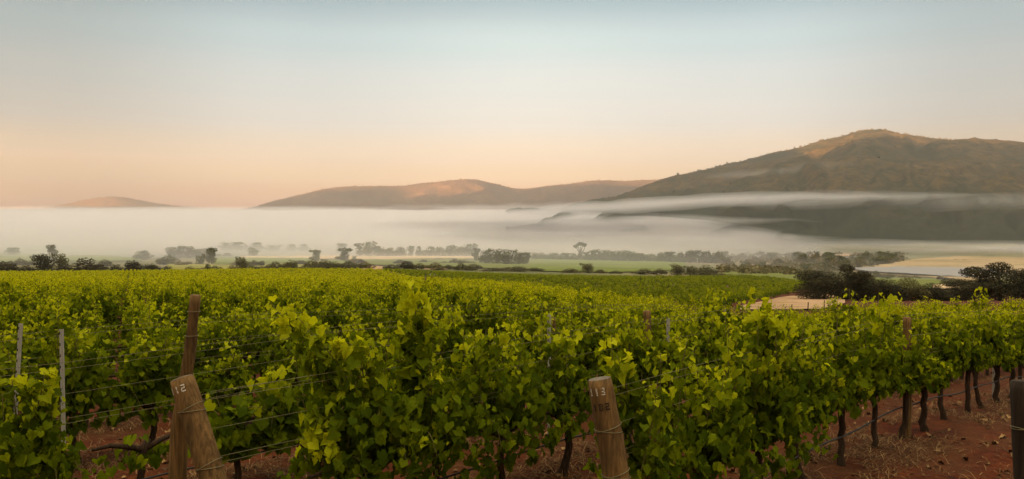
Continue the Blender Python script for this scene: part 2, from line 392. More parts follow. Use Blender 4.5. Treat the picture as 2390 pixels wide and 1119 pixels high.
# ------------------------------------------------------------------ hills
def hill_mat(name, dry, scrub, dark, low=(.022, .032, .024)):
    m, N, L = mat(name); g = N.new('ShaderNodeNewGeometry')
    n1 = noise(N, L, .006, 6, .65); n2 = noise(N, L, .045, 6, .8)
    c = ramp_from(N, L, n1.outputs[0], [(.35, scrub), (.65, dry)])
    c = mix(N, L, ramp_from(N, L, n2.outputs[0], [(.45, (0, 0, 0)), (.56, (1, 1, 1))]), c, dark)
    ga = N.new('ShaderNodeAttribute'); ga.attribute_name = 'gully_shade'; c = mix(N, L, ramp_from(N, L, ga.outputs['Fac'], [(.1, (0, 0, 0)), (.75, (.8, .8, .8))]), c, dark)    # gullies painted darker, standing in for shading the slopes lack
    sp = N.new('ShaderNodeSeparateXYZ'); L.new(g.outputs['Position'], sp.inputs[0])          # greener, denser bush on the lower slopes
    jt = N.new('ShaderNodeMath'); jt.operation = 'MULTIPLY_ADD'; jt.inputs[1].default_value = 110; L.new(n1.outputs[0], jt.inputs[0]); L.new(sp.outputs['Z'], jt.inputs[2])
    lo = N.new('ShaderNodeMapRange'); lo.inputs['From Min'].default_value = 50; lo.inputs['From Max'].default_value = 120; lo.inputs['To Min'].default_value = .85; lo.inputs['To Max'].default_value = 0
    L.new(jt.outputs[0], lo.inputs['Value']); c = mix(N, L, lo.outputs[0], c, low)
    surf(N, L, c, 1, n2.outputs[0], 1, 5, .05); return m
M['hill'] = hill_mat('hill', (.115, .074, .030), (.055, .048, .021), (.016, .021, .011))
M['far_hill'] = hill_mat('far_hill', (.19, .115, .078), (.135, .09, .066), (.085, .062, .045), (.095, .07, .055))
def hill(name, sky_pts, D0, D1, D2, z0, amp, m, step, seedn, slope=1.0, pw=1.25):
    """front foot at D0, ridge line at D1 (its height from the skyline rows), back foot at D2"""
    pxs = np.arange(sky_pts[0][0], sky_pts[-1][0] + 1, step)
    ys = np.interp(pxs, [p[0] for p in sky_pts], [p[1] for p in sky_pts])
    k = np.ones(5) / 5; ys = np.convolve(np.pad(ys, 2, 'edge'), k, 'valid')
    U = (pxs - CX) / F
    t = np.concatenate([np.linspace(0, 1, 110), np.linspace(1, 1.6, 30)[1:]])
    Tm, Um = np.meshgrid(t, U); Dm = np.where(Tm <= 1, D0 + (D1 - D0) * Tm, D1 + (D2 - D1) * (Tm - 1) / .6)
    zr = H + (HY - ys) * D1 / F
    wig = fbm(Um * D1 / 420, Dm / 420, 4, seedn)
    rid = 1 - np.abs(fbm(Um * D1 / 300 + wig * .6, Dm / 900, 4, seedn + 40)) * 2           # spurs and gullies running down the slope
    prof = np.where(Tm <= 1, np.clip(Tm, 0, 1) ** pw * .55 + .45 * sstep(0, 1, Tm), 1 - sstep(1, 1.6, Tm))
    env = np.clip(np.minimum(Tm * 4, 4 * np.abs(1 - Tm) + .05), 0, 1)
    Z = z0 + (zr[:, None] - z0) * prof + amp * env * ((rid - .5) * 1.3 + wig * .6)
    Z += fbm(Um * D1 / 30, Dm / 30, 3, seedn + 7) * amp * .045
    V = np.stack([Um * Dm, Dm, Z], -1); nu, ntt = Tm.shape
    i = np.arange(nu - 1)[:, None] * ntt; j = np.arange(ntt - 1)[None]
    Q = np.stack([i + j, i + ntt + j, i + ntt + j + 1, i + j + 1], -1).reshape(-1, 4)
    prop(link(name, np_mesh(name, V.reshape(-1, 3), Q, m, {'gully_shade': np.clip((.62 - rid) * 1.5 + fbm(Um * D1 / 90, Dm / 160, 3, seedn + 3) * .5, 0, 1).ravel()}, smooth=True)), kind='structure')
    return V, Tm
SK_BIG = [(1180, 505), (1290, 496), (1360, 486), (1440, 465), (1500, 446), (1555, 420), (1600, 409), (1660, 395), (1700, 383), (1760, 370), (1800, 357), (1860, 346),
          (1920, 329), (1965, 319), (1995, 309), (2025, 305), (2060, 306), (2100, 316), (2150, 321), (2200, 327), (2260, 329), (2330, 336), (2390, 343), (2500, 352), (2700, 380), (3000, 430), (3500, 500)]
SK_MID = [(480, 500), (560, 491), (600, 482), (640, 470), (700, 456), (760, 441), (800, 436), (880, 435), (945, 435), (975, 429), (1030, 425), (1060, 421), (1095, 419), (1130, 424), (1165, 432),
          (1200, 441), (1225, 442), (1275, 435), (1330, 430), (1380, 423), (1420, 421), (1450, 424), (1500, 421), (1550, 420), (1620, 428), (1750, 450), (1900, 495)]
SK_LEFT = [(60, 496), (120, 485), (165, 475), (215, 465), (245, 461), (275, 460), (310, 465), (350, 473), (390, 479), (440, 484), (480, 490), (540, 497)]
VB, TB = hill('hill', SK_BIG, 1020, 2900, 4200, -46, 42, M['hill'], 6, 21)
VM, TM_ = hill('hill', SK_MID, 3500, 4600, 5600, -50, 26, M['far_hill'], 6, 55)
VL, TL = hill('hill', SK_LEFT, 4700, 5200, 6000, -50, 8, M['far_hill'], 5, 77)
def scrub_on(name, V, T, n, size, m, label, skyline=.25):
    nu, nt = T.shape; P = []
    idx = rng.integers(0, nu - 1, n); tt = rng.uniform(.25, 1.0, n); k = int(n * skyline); tt[:k] = rng.uniform(.965, 1.02, k)
    row = T[0]
    B = Bag()
    for a, t in zip(idx, tt):
        j = min(np.searchsorted(row, t), nt - 2); f, g = random.random(), random.random()
        p = V[a, j] * (1 - f) * (1 - g) + V[a + 1, j] * f * (1 - g) + V[a, j + 1] * (1 - f) * g + V[a + 1, j + 1] * f * g
        s = size * random.uniform(.4, 1.0) * (1.5 if random.random() < .06 else 1)
        c = rng.normal(0, .33, (9, 3)) * s; c[:, 2] = np.abs(c[:, 2]) * 1.1 + s * .1
        for q in c:
            n_ = rng.normal(0, 1, 3); n_ /= np.linalg.norm(n_); e = np.cross(n_, (.3, .5, .8)); e /= np.linalg.norm(e); h = np.cross(n_, e)
            w = s * .42
            B.add(p + q + np.array([e * w, h * w, -e * w, -h * w]), np.array([[0, 1, 2, 3]]))
    prop(link(name, B.mesh(name, m)), label, 'scrub', kind='stuff')
M['scrub_leaf'] = plain('scrub_leaf', (.050, .042, .02), 1, 0, .05)
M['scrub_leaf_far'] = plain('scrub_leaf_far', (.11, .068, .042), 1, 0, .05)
scrub_on('hillside_scrub', VB, TB, 1500, 5.0, M['scrub_leaf'], 'dark olive scrub covering the tall hill on the right up to its skyline', .96)
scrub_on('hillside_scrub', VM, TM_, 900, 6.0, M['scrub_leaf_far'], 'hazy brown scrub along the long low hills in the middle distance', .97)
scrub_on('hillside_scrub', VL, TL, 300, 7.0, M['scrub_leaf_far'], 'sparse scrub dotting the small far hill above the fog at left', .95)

def sun_block_ridge():
    """unseen ridge added behind and left of the viewer to shade the valley"""
    lat = np.linspace(-7500, 2600, 160); w = np.linspace(-1, 1, 24)
    hr = np.interp(lat, [-7500, -5400, -4700, -3574, -3250, -2980, -2760, -2560, -1100, -860, -760, -640, -560, 200, 2600], [80, 212, 228, 335, 372, 300, 312, 425, 440, 440, 348, 348, 440, 440, 120])  # crest notched to let sun onto chosen hill patches
    hr = hr + fbm(lat / 160, lat * 0, 4, 5) * 9
    Lm, Wm = np.meshgrid(lat, w, indexing='ij')
    D = 1150 + Wm * 480
    X = Lm * .8 + D * -.6; Y = Lm * -.6 + D * -.8
    Z = -45 + (hr[:, None] + 45) * (1 - np.abs(Wm)) ** .85
    V = np.stack([X, Y, Z], -1); nu, nt = Lm.shape
    i = np.arange(nu - 1)[:, None] * nt; j = np.arange(nt - 1)[None]
    Q = np.stack([i + j, i + nt + j, i + nt + j + 1, i + j + 1], -1).reshape(-1, 4)
    prop(link('hill', np_mesh('hill', V.reshape(-1, 3), Q, M['hill'], smooth=True)), kind='structure')  # light-blocking ridge, added out of view
sun_block_ridge()

# ------------------------------------------------------------------ trees and bushes
def tree_mat(name, a, b, c, tw=.2):
    m, N, L = mat(name); g = N.new('ShaderNodeNewGeometry'); oi = N.new('ShaderNodeObjectInfo')
    r = ramp_from(N, L, g.outputs['Random Per Island'], [(0, a), (.6, b), (1, c)])
    k = ramp_from(N, L, oi.outputs['Random'], [(0, (.85, .9, .8)), (.5, (1, 1, 1)), (1, (1.2, 1.08, .95))])
    cc = mix(N, L, 1, r, k, 'MULTIPLY'); surf(N, L, cc, .85, spec=.15, trans=cc, tw=tw); return m
M['tree_green'] = tree_mat('tree_green', (.050, .060, .018), (.085, .098, .03), (.14, .145, .05))
M['tree_dark'] = tree_mat('tree_dark', (.020, .018, .006), (.034, .030, .010), (.065, .055, .02), .12)
M['tree_olive'] = tree_mat('tree_olive', (.060, .056, .019), (.098, .090, .030), (.145, .13, .047))
M['scrub_flat'] = tree_mat('scrub_flat', (.085, .080, .032), (.13, .118, .05), (.19, .165, .075))
def crown_mesh(name, blobs, n, leaf, m, seed):
    """leaf-sized quads spread through a set of ellipsoid clumps (centre, radii)"""
    r = np.random.default_rng(seed)
    vol = np.array([b[1][0] * b[1][1] * b[1][2] for b in blobs]) ** .75; pick = r.choice(len(blobs), n, p=vol / vol.sum())
    c = np.array([b[0] for b in blobs])[pick]; ra = np.array([b[1] for b in blobs])[pick]
    d = r.normal(0, 1, (n, 3)); d /= np.linalg.norm(d, axis=1)[:, None]
    rad = r.uniform(.35, 1.08, n) ** .55
    P = c + d * ra * rad[:, None]
    nrm = d + r.normal(0, .55, (n, 3)); nrm[:, 2] += .3; nrm /= np.linalg.norm(nrm, axis=1)[:, None]
    e = np.cross(nrm, r.normal(0, 1, (n, 3))); e /= np.linalg.norm(e, axis=1)[:, None]; h = np.cross(nrm, e)
    s = leaf * r.uniform(.5, 1.3, n)[:, None]
    V = np.stack([P + e * s, P + h * s * .55 + nrm * s * .12, P - e * s, P - h * s * .55 + nrm * s * .12], 1).reshape(-1, 3)
    return np_mesh(name, V, np.arange(4 * n).reshape(-1, 4), m)
def limb_mesh(name, stems, m):
    B = Bag()
    for path, r0, r1 in stems: B.tube(path, np.linspace(r0, r1, len(path)), 7)
    return B.mesh(name, m, True)
def bend(a, b, k, seed, n=6):
    r = np.random.default_rng(seed); t = np.linspace(0, 1, n)[:, None]
    return np.array(a) * (1 - t) + np.array(b) * t + np.sin(t * np.pi) * r.normal(0, k, 3)
def species(kind, seed, n, leaf, m):
    """unit tree: height 1, spread about 1 -> (trunk mesh, crown mesh)"""
    r = np.random.default_rng(seed); blobs, stems = [], []
    if kind == 'bush':
        k = r.integers(6, 10)
        for i in range(k):
            x = r.uniform(-.36, .36); y = r.uniform(-.3, .3); h = r.uniform(.40, .90) * (1 - .7 * abs(x))
            blobs.append(((x, y, h * .55), (r.uniform(.16, .24), .2, h * .5)))
            stems.append((bend((x * .2, y * .2, -.1), (x, y, h * .6), .03, seed + i), .025, .008))
        blobs.append(((r.uniform(-.1, .1), 0, .56), (.26, .24, .42)))
    elif kind == 'round':
        stems.append((bend((0, 0, -.08), (0, 0, .5), .03, seed), .045, .025))
        for i in range(9):
            a = r.uniform(0, 6.28); q = r.uniform(.05, .33); z = r.uniform(.22, .84)
            p = (q * math.cos(a), q * math.sin(a), z); blobs.append((p, (r.uniform(.13, .22),) * 2 + (r.uniform(.11, .18),)))
            stems.append((bend((0, 0, r.uniform(.15, .45)), p, .03, seed + i), .022, .006))
        blobs += [((0, 0, .55), (.3, .3, .32)), ((.08, 0, .24), (.34, .3, .24)), ((-.12, .05, .3), (.26, .3, .28))]
    elif kind == 'gum':
        stems.append((bend((0, 0, -.08), (.04, 0, .72), .04, seed), .04, .018))
        for i in range(11):
            a = r.uniform(0, 6.28); q = r.uniform(.1, .40); z = r.uniform(.26, .9)
            p = (q * math.cos(a), q * math.sin(a), z); blobs.append((p, (r.uniform(.11, .19),) * 2 + (r.uniform(.09, .15),)))
            stems.append((bend((.02, 0, z * .55), p, .03, seed + i), .02, .006))
        blobs += [((0.03, 0, .86), (.16, .15, .12)), ((0, 0, .5), (.26, .24, .3)), ((.04, 0, .26), (.3, .26, .22))]
    elif kind == 'open':
        for i in range(5):
            a = -1.0 + i * .5; p = (math.sin(a) * .46, r.uniform(-.2, .2), .62 + .25 * math.cos(a) + r.uniform(-.04, .04))
            stems.append((bend((0, 0, -.05 if i == 2 else .22), p, .03, seed + i, 7), .045, .012))
            for k in range(3):
                blobs.append(((p[0] + r.uniform(-.1, .1), p[1], p[2] + r.uniform(-.06, .06)), (.11, .11, .07)))
        stems.append((bend((0, 0, -.08), (0, 0, .3), .01, seed), .06, .045))
        blobs.append(((0, 0, .22), (.16, .16, .16)))
    top = max(b[0][2] + b[1][2] * .97 for b in blobs); hw = max(abs(b[0][0]) + b[1][0] * .9 for b in blobs); k = np.array([.5 / hw, .5 / hw, 1 / top])
    blobs = [(tuple(np.array(b[0]) * k), tuple(np.array(b[1]) * k)) for b in blobs]; stems = [(p * k, a, b) for p, a, b in stems]
    t = limb_mesh(kind + '_trunk', stems, M['tree_bark'])
    return t, crown_mesh(kind + '_crown', blobs, n, leaf, m, seed + 5)
LIB = {}
def lib(kind, tone, q):
    key = (kind, tone, q)
    if key not in LIB:
        n, leaf = {'far': (700, .065), 'mid': (1500, .045), 'near': (14000, .019)}[q]
        if kind == 'bush' and q != 'near': n = int(n * 1.3)
        LIB[key] = [species(kind, 100 + 31 * i + len(key[0]) * 7 + len(tone), n, leaf, M['tree_' + tone]) for i in range(3)]
    return LIB[key]
tcount = [0]
def tree(px, ytop, ybase, wpx, kind, tone, label, q='mid', d=None, group=None, cat=None):
    if d is None: d = d_at(px, ybase)
    x, y = px2(px, d); z = gz(x, y); h = max(.6, (HY - ytop) * d / F + H - z) * 1.02; w = wpx * d / F * 1.12
    tcount[0] += 1; r = random.Random(tcount[0] * 77)
    tm, cm = r.choice(lib(kind, tone, q))
    name = {'bush': 'bush', 'round': 'round_tree', 'gum': 'gum_tree', 'open': 'bare_limbed_tree'}[kind]
    o = empty(name, (x, y, z - .1), r.choice((0, math.pi)) + r.uniform(-.5, .5), (w, w, h))
    link('trunk', tm, o); link('crown', cm, o)
    prop(o, label, cat or ('bush' if kind == 'bush' else 'tree'), group)
    return o
UG = 'low bushes of the broken hedges along the valley fields'
for i in range(46):
    px = random.uniform(392, 1130); y = random.choice((619, 621, 631, 633, 634)) + random.uniform(-1, 1) - (px > 700) * 3; s_ = random.uniform(6, 13)
    tree(px, y - s_, y, s_ * random.uniform(2.0, 4.0), 'bush', random.choice(('olive', 'olive', 'dark')), 'low brown bush in the broken hedges between the vineyard and the misty tree line', 'far', group=UG)
HG = 'dark bushes of the hedge behind the vineyard'
for a in [
    (12, 609, 640, 88, 'bush', 'dark', 'dark brown bush at the left end of the hedge behind the vineyard'),
    (62, 619, 640, 62, 'bush', 'dark', 'low dark bush in a dip of the hedge, left of the ragged dark tree'),
    (101, 592, 640, 52, 'round', 'dark', 'dark tree with a ragged flat top rising out of the left hedge'),
    (143, 617, 640, 66, 'bush', 'dark', 'dark bush filling the hedge between the ragged tree and the big domed bush'),
    (192, 602, 640, 90, 'bush', 'dark', 'big domed dark bush, the broadest and tallest bush of the left hedge'),
    (236, 624, 640, 44, 'bush', 'dark', 'small dark bush at the right foot of the big domed bush'),
    (272, 617, 639, 56, 'bush', 'dark', 'dark bush starting the second hump of the left hedge'),
    (306, 607, 639, 62, 'bush', 'dark', 'dark bush forming the crest of the second hump of the left hedge'),
    (348, 615, 638, 60, 'bush', 'dark', 'dark bush on the falling right side of the second hedge hump'),
    (388, 621, 637, 44, 'bush', 'dark', 'low dark bush ending the left hedge on its right')]:
    tree(*a, d=252, group=HG)
for a in [
    (120, 572, 612, 28, 'gum', 'green', 'pale hazy tree with a broken top above the ragged dark tree'),
    (139, 591, 628, 36, 'round', 'olive', 'hazy olive tree just behind the hedge beside the ragged dark tree'),
    (27, 577, 597, 34, 'round', 'green', 'pale misty round tree standing alone near the left edge'),
    (47, 602, 621, 30, 'bush', 'olive', 'small olive bush seen over the hedge near the left edge'),
    (72, 607, 621, 34, 'bush', 'olive', 'flat olive bush seen over the hedge left of the ragged dark tree'),
    (245, 605, 623, 36, 'bush', 'olive', 'small brown bush in the gap between the two hedge humps'),
    (331, 584, 608, 44, 'round', 'green', 'round hazy green tree standing alone in the mist above the second hedge hump'),
    (388, 595, 618, 52, 'bush', 'green', 'wide olive green bush at the start of the misty tree belt'),
    (408, 575, 604, 44, 'round', 'green', 'hazy round tree at the left end of the misty belt behind the wide bush'),
    (438, 574, 604, 46, 'round', 'green', 'hazy tree at the highest part of the misty belt left of the tall dark tree'),
    (470, 580, 604, 36, 'round', 'green', 'hazy lower tree touching the left side of the tall dark green tree'),
    (491, 578, 618, 36, 'gum', 'green', 'tall dark green tree with a notched crown, tallest left of centre'),
    (466, 596, 619, 22, 'round', 'green', 'small dark tree at the left foot of the tall notched tree'),
    (437, 610, 619, 26, 'bush', 'olive', 'little round bush between wide bush and tall notched tree'),
    (484, 615, 634, 18, 'round', 'olive', 'little rounded shrub below the tall notched tree'),
    (443, 622, 637, 36, 'bush', 'olive', 'low brown bush at the edge of the vines below the tall notched tree'),
    (563, 599, 633, 32, 'round', 'olive', 'olive tree with a ball crown standing over a brown bush'),
    (541, 619, 634, 24, 'bush', 'olive', 'low brown bush left of the ball crowned olive tree'),
    (592, 606, 619, 14, 'round', 'olive', 'very small round tree right of the ball crowned olive tree'),
    (605, 622, 634, 56, 'bush', 'olive', 'long low brown bush right of the ball crowned olive tree'),
    (643, 610, 631, 44, 'bush', 'olive', 'left one of the pair of domed bushes left of the long grey hedge'),
    (678, 607, 631, 44, 'bush', 'olive', 'right one of the pair of domed bushes left of the long grey hedge'),
    (724, 606, 629, 40, 'bush', 'olive', 'first bush of the long grey hedge, under the flat crowned tree'),
    (752, 605, 629, 48, 'bush', 'olive', 'bush of the long grey hedge right of the flat crowned tree'),
    (782, 610, 629, 44, 'bush', 'olive', 'bush of the long grey hedge left of the many stemmed tree'),
    (813, 608, 629, 46, 'bush', 'olive', 'bush of the long grey hedge under the many stemmed tree'),
    (848, 611, 628, 50, 'bush', 'olive', 'last tapering bush of the long grey hedge, above the pale sand strip'),
    (737, 583, 612, 34, 'gum', 'green', 'small flat crowned tree with spreading branches above the long grey hedge'),
    (804, 579, 612, 42, 'gum', 'green', 'many stemmed tree with open crown above the long grey hedge'),
    (797, 567, 592, 26, 'round', 'green', 'hazy tree whose crown shows above the many stemmed tree'),
    (826, 597, 609, 12, 'round', 'green', 'tiny round shrub at the right foot of the many stemmed tree'),
    (914, 617, 629, 38, 'bush', 'olive', 'low bush left of the dark domed bush above the middle of the vineyard'),
    (946, 609, 629, 42, 'bush', 'dark', 'dark smoothly domed bush above the middle of the vineyard'),
    (978, 614, 629, 40, 'bush', 'olive', 'bush touching the right side of the dark domed bush'),
    (1012, 613, 629, 44, 'bush', 'olive', 'wide bush right of centre in the low hedge with the dark domed bush'),
    (1046, 619, 629, 34, 'bush', 'olive', 'low flat bush near the right end of the hedge with the dark domed bush'),
    (1076, 613, 631, 34, 'bush', 'olive', 'rounded bush ending the hedge with the dark domed bush'),
    (1150, 625, 634, 70, 'bush', 'olive', 'long low bush below the left part of the clump of green trees'),
    (1205, 621, 634, 60, 'bush', 'olive', 'long low bush below the right part of the clump of green trees'),
    (1250, 624, 634, 40, 'bush', 'olive', 'low bush at the left corner of the bright green field'),
    (1111, 579, 611, 22, 'gum', 'green', 'slim tree at the left end of the clump of green trees'),
    (1134, 582, 617, 38, 'round', 'green', 'first broad tree of the clump of green trees, right of the slim one'),
    (1160, 580, 619, 40, 'round', 'green', 'second broad tree of the clump of green trees'),
    (1186, 582, 620, 44, 'round', 'green', 'widest tree in the right half of the clump of green trees'),
    (1212, 588, 620, 32, 'round', 'green', 'lower tree near the right end of the clump of green trees'),
    (1230, 589, 618, 18, 'gum', 'green', 'slim tree at the right end of the clump of green trees'),
    (1355, 566, 604, 30, 'open', 'green', 'single tall tree with bare forking limbs and tufted crown above the misty tree line'),
    (1335, 626, 638, 48, 'bush', 'olive', 'low dark bush just left of the rounded bush beside the bright green field'),
    (1371, 614, 638, 34, 'round', 'olive', 'rounded taller bush on the lower edge of the bright green field'),
    (1403, 628, 638, 34, 'bush', 'olive', 'low bush just right of the rounded bush beside the bright green field'),
    (1437, 631, 639, 30, 'bush', 'olive', 'small dark tuft on the lower edge of the bright green field'),
    (1500, 627, 640, 54, 'bush', 'olive', 'spreading bush near the right corner of the bright green field'),
    (1540, 626, 641, 34, 'bush', 'olive', 'bush between the spreading bush and the two round dark trees'),
    (1584, 617, 644, 40, 'round', 'olive', 'left one of two round dark trees beyond the second vineyard block'),
    (1612, 620, 644, 30, 'round', 'olive', 'right one of two round dark trees beyond the second vineyard block'),
    (1645, 618, 647, 54, 'bush', 'olive', 'broad dark bush right of the two round dark trees'),
    (1685, 636, 650, 46, 'bush', 'olive', 'low bush beside the small pink bare patch'),
    (1735, 640, 652, 60, 'bush', 'olive', 'low hedge-like bush in the dull field left of the big dark trees'),
    (1790, 645, 656, 50, 'bush', 'olive', 'flat dark bush at the right of the dull field near the big dark trees'),
    (2022, 635, 655, 40, 'bush', 'olive', 'low bush on the near shore of the river, close to the tall dark tree'),
    (2047, 632, 650, 28, 'bush', 'olive', 'domed bush on the near shore of the river, at its left tip'),
    (2076, 637, 651, 26, 'bush', 'olive', 'small domed bush right of the one at the left tip of the river'),
    (2112, 641, 652, 26, 'bush', 'olive', 'very flat bush on the near shore of the river'),
    (2138, 643, 653, 24, 'bush', 'olive', 'flat bush on the near shore below the middle of the river'),
    (2195, 644, 655, 18, 'bush', 'dark', 'small round dark bush on the sandy shore, left of its twin'),
    (2211, 647, 656, 16, 'bush', 'dark', 'small flat dark bush on the sandy shore, right of its twin')]:
    tree(*a, q='mid')
PG = 'pale trees fading into the fog'
for px, yt, w in ((530, 566, 40), (560, 564, 44), (598, 565, 40), (590, 578, 26), (637, 572, 40), (680, 569, 30), (708, 569, 28), (508, 592, 20), (530, 590, 24)):
    tree(px, yt, 588 if yt < 575 else 600, w, 'round', 'green', 'pale tree almost lost in the fog left of centre', 'far', group=PG)
TG = 'trees of the misty line at the centre'
for px, yt, w in ((838, 568, 30), (861, 564, 36), (882, 574, 28), (908, 579, 32), (938, 577, 28), (959, 574, 18), (977, 573, 16), (1004, 574, 30), (1028, 577, 30), (1050, 572, 38), (1078, 576, 34), (1096, 569, 40), (890, 582, 30), (925, 584, 34), (990, 584, 30)):
    tree(px, yt, 600, w, random.choice(('round', 'round', 'gum')), 'green', 'hazy tree of the misty line behind the pale dry field', 'far', group=TG)
TG2 = 'trees of the long misty line on the right'
for i in range(34):
    px = 1248 + i * 13.2 + random.uniform(-4, 4); yt = np.interp(px, [1240, 1330, 1400, 1440, 1500, 1560, 1640, 1700], [591, 590, 583, 586, 589, 590, 584, 588]) + random.uniform(-3, 4)
    tree(px, yt, np.interp(px, [1240, 1700], [607, 617]), random.uniform(22, 34), random.choice(('round', 'round', 'bush', 'gum')), 'green', 'hazy green tree of the long line above the bright green field', 'far', group=TG2)
SG = 'bushes scattered over the river scrub'
for i in range(70):
    px = random.uniform(1690, 2090); lo = np.interp(px, [1690, 1900, 2090], [634, 640, 618]); y = random.uniform(597, lo); s = random.uniform(10, 17) * (1.25 if y > 615 else 1)
    tree(px, y - s * random.uniform(.7, 1.25), y, s * random.uniform(1.3, 2.2), random.choice(('round', 'bush', 'bush')), random.choice(('green', 'olive')), 'hazy olive bush in the broken scrub left of the river', 'far', group=SG)
for px, yt, w in ((1690, 586, 26), (1735, 590, 20), (1800, 589, 30), (1860, 589, 26), (1908, 586, 14), (1935, 588, 36)):
    tree(px, yt, 606, w, 'round', 'green', 'taller hazy tree standing up behind the river scrub', 'far', group='taller trees behind the river scrub')
for i in range(26):
    px = random.uniform(2120, 2390); y = np.interp(px, [2120, 2390], [606, 612]) + random.uniform(0, 12) * random.random()
    tree(px, y - random.uniform(2, 4), y, random.uniform(6, 16), 'bush', 'olive', 'tiny dry bush dotting the tan slope beyond the river', 'far', group='tiny bushes on the tan slope')
for a in [
    (1975, 617, 705, 84, 'gum', 'dark', 'tall near-black tree beside the sand clearing, tallest of its clump'),
    (1918, 632, 704, 110, 'round', 'dark', 'broad olive black tree leaning left of the tall near-black tree'),
    (2012, 646, 706, 80, 'round', 'dark', 'dark bush at the right foot of the tall near-black tree'),
    (2066, 648, 706, 110, 'bush', 'dark', 'broad dark bush in the thicket right of the tall near-black tree'),
    (2120, 648, 706, 100, 'bush', 'olive', 'olive bush of the thicket, highest between the two big dark trees'),
    (2172, 660, 708, 96, 'bush', 'dark', 'low dark bush of the thicket between the two big dark trees'),
    (2258, 652, 708, 100, 'round', 'dark', 'dark shrubby tree at the left foot of the big black tree at the right edge'),
    (2338, 612, 708, 126, 'gum', 'dark', 'big black tree with lobed crown at the right edge of the photo'),
    (2410, 628, 710, 96, 'round', 'dark', 'black tree cut by the right edge of the photo')]:
    tree(*a, q='near', d=96)
# two lone trees breaking the skyline of the tall hill
for px, k in ((1582, 7), (1695, 5)):
    j = int(round((px - SK_BIG[0][0]) / 6)); p = VB[j, 107]
    tm, cm = lib('round', 'olive', 'far')[0]
    o = empty('round_tree', tuple(p - np.array([0, 0, 1])), 0, (k * 2.0, k * 2.0, k * 2.2)); link('trunk', tm, o); link('crown', cm, o)
    prop(o, 'lone tree breaking the skyline low on the left shoulder of the tall hill' if px < 1600 else 'small tree on the skyline half way up the tall hill', 'tree')

def river_scrub():
    B = Bag(); n = 2600
    for q in range(n):
        px = random.uniform(1680, 2110); lo = np.interp(px, [1680, 1900, 2010, 2110], [640, 645, 630, 612]); y = random.uniform(594, lo)
        if vnoise(px / 26, y / 5, 77) < .42: continue
        d = d_at(px, y); X, Y = px2(px, d); z = gz(X, Y); s_ = random.uniform(1.0, 2.6)
        for k in range(7):
            p = np.array([X, Y, z + .3]) + rng.normal(0, .5, 3) * s_ * (1.2, 1, .5) + (0, 0, s_ * .5); nn = rng.normal(0, 1, 3); nn /= np.linalg.norm(nn); e = np.cross(nn, (.3, .5, .8)); e /= np.linalg.norm(e); h = np.cross(nn, e); w = s_ * .4
            B.add(p + np.array([e * w, h * w, -e * w, -h * w]), np.array([[0, 1, 2, 3]]))
    prop(link('river_scrub', B.mesh('river_scrub', M['scrub_flat'])), 'broken olive scrub covering the flats left of the river', 'scrub', kind='stuff')
river_scrub()
def utility_pole(px, yt, yb, label):
    d = d_at(px, yb); x, y = px2(px, d); z = gz(x, y); h = (yb - yt) * d / F
    o = empty('utility_pole', (x, y, z))
    B = Bag().tube([(0, 0, -.3), (0, 0, h)], [.22, .15], 8); link('pole', B.mesh('pole', M['pole'], True), o)
    B = Bag().tube([(-.9, 0, h - .5), (.9, 0, h - .5)], .09, 6)
    for s in (-.8, 0, .8): B.tube([(s, 0, h - .5), (s, 0, h - .15)], .06, 6)
    link('crossarm', B.mesh('crossarm', M['pole']), o); prop(o, label, 'pole')
utility_pole(1028, 588, 601, 'pale utility pole in front of the misty line behind the dry field')
utility_pole(868, 588, 602, 'faint utility pole at the left end of the dry field')
utility_pole(1298, 594, 608, 'faint utility pole left of the bare limbed tree')
utility_pole(1628, 603, 617, 'pale utility pole at the right end of the bright green field')

# ------------------------------------------------------------------ grapevines
def _leaf():
    h = [(0, .05), (.17, -.16), (.38, -.13), (.49, .04), (.48, .17), (.57, .34), (.49, .51), (.38, .56), (.24, .77), (0, .92)]
    o = h + [(-x, y) for x, y in h[-2:0:-1]]
    o = np.array([(0, .28)] + o, float)
    z = .30 * np.abs(o[:, 0]) - .30 * np.clip(o[:, 1], 0, 1) ** 2 + .06 * np.sin(np.arange(len(o)) * 2.4); z[0] = -.05
    V = np.column_stack([o, z]); n = len(o) - 1; j = np.arange(1, n + 1)
    return V, np.stack([np.zeros(n, int), j, j % n + 1], -1)
LV, LT = _leaf()
QV = np.array([(0, -.1, 0), (.46, .3, .07), (0, .9, -.15), (-.46, .3, .07)]); QT = np.array([[0, 1, 2, 3]])
def place_leaves(P, Nn, Tt, S, tmplV, tmplF, r):
    """put a leaf template at every P with normal Nn, tip direction Tt, size S"""
    Nn = Nn / (np.linalg.norm(Nn, axis=1)[:, None] + 1e-9); Tt = Tt - (Tt * Nn).sum(1)[:, None] * Nn; Tt /= np.linalg.norm(Tt, axis=1)[:, None] + 1e-9
    E = np.cross(Tt, Nn); k = len(tmplV); curl = r.uniform(.4, 3.0, len(P))[:, None]
    V = P[:, None] + S[:, None, None] * (tmplV[None, :, 0, None] * E[:, None] + tmplV[None, :, 1, None] * Tt[:, None] + (tmplV[None, :, 2] * curl)[..., None] * Nn[:, None])
    Fc = (tmplF[None] + (np.arange(len(P)) * k)[:, None, None]).reshape(-1, tmplF.shape[1])
    return V.reshape(-1, 3), Fc
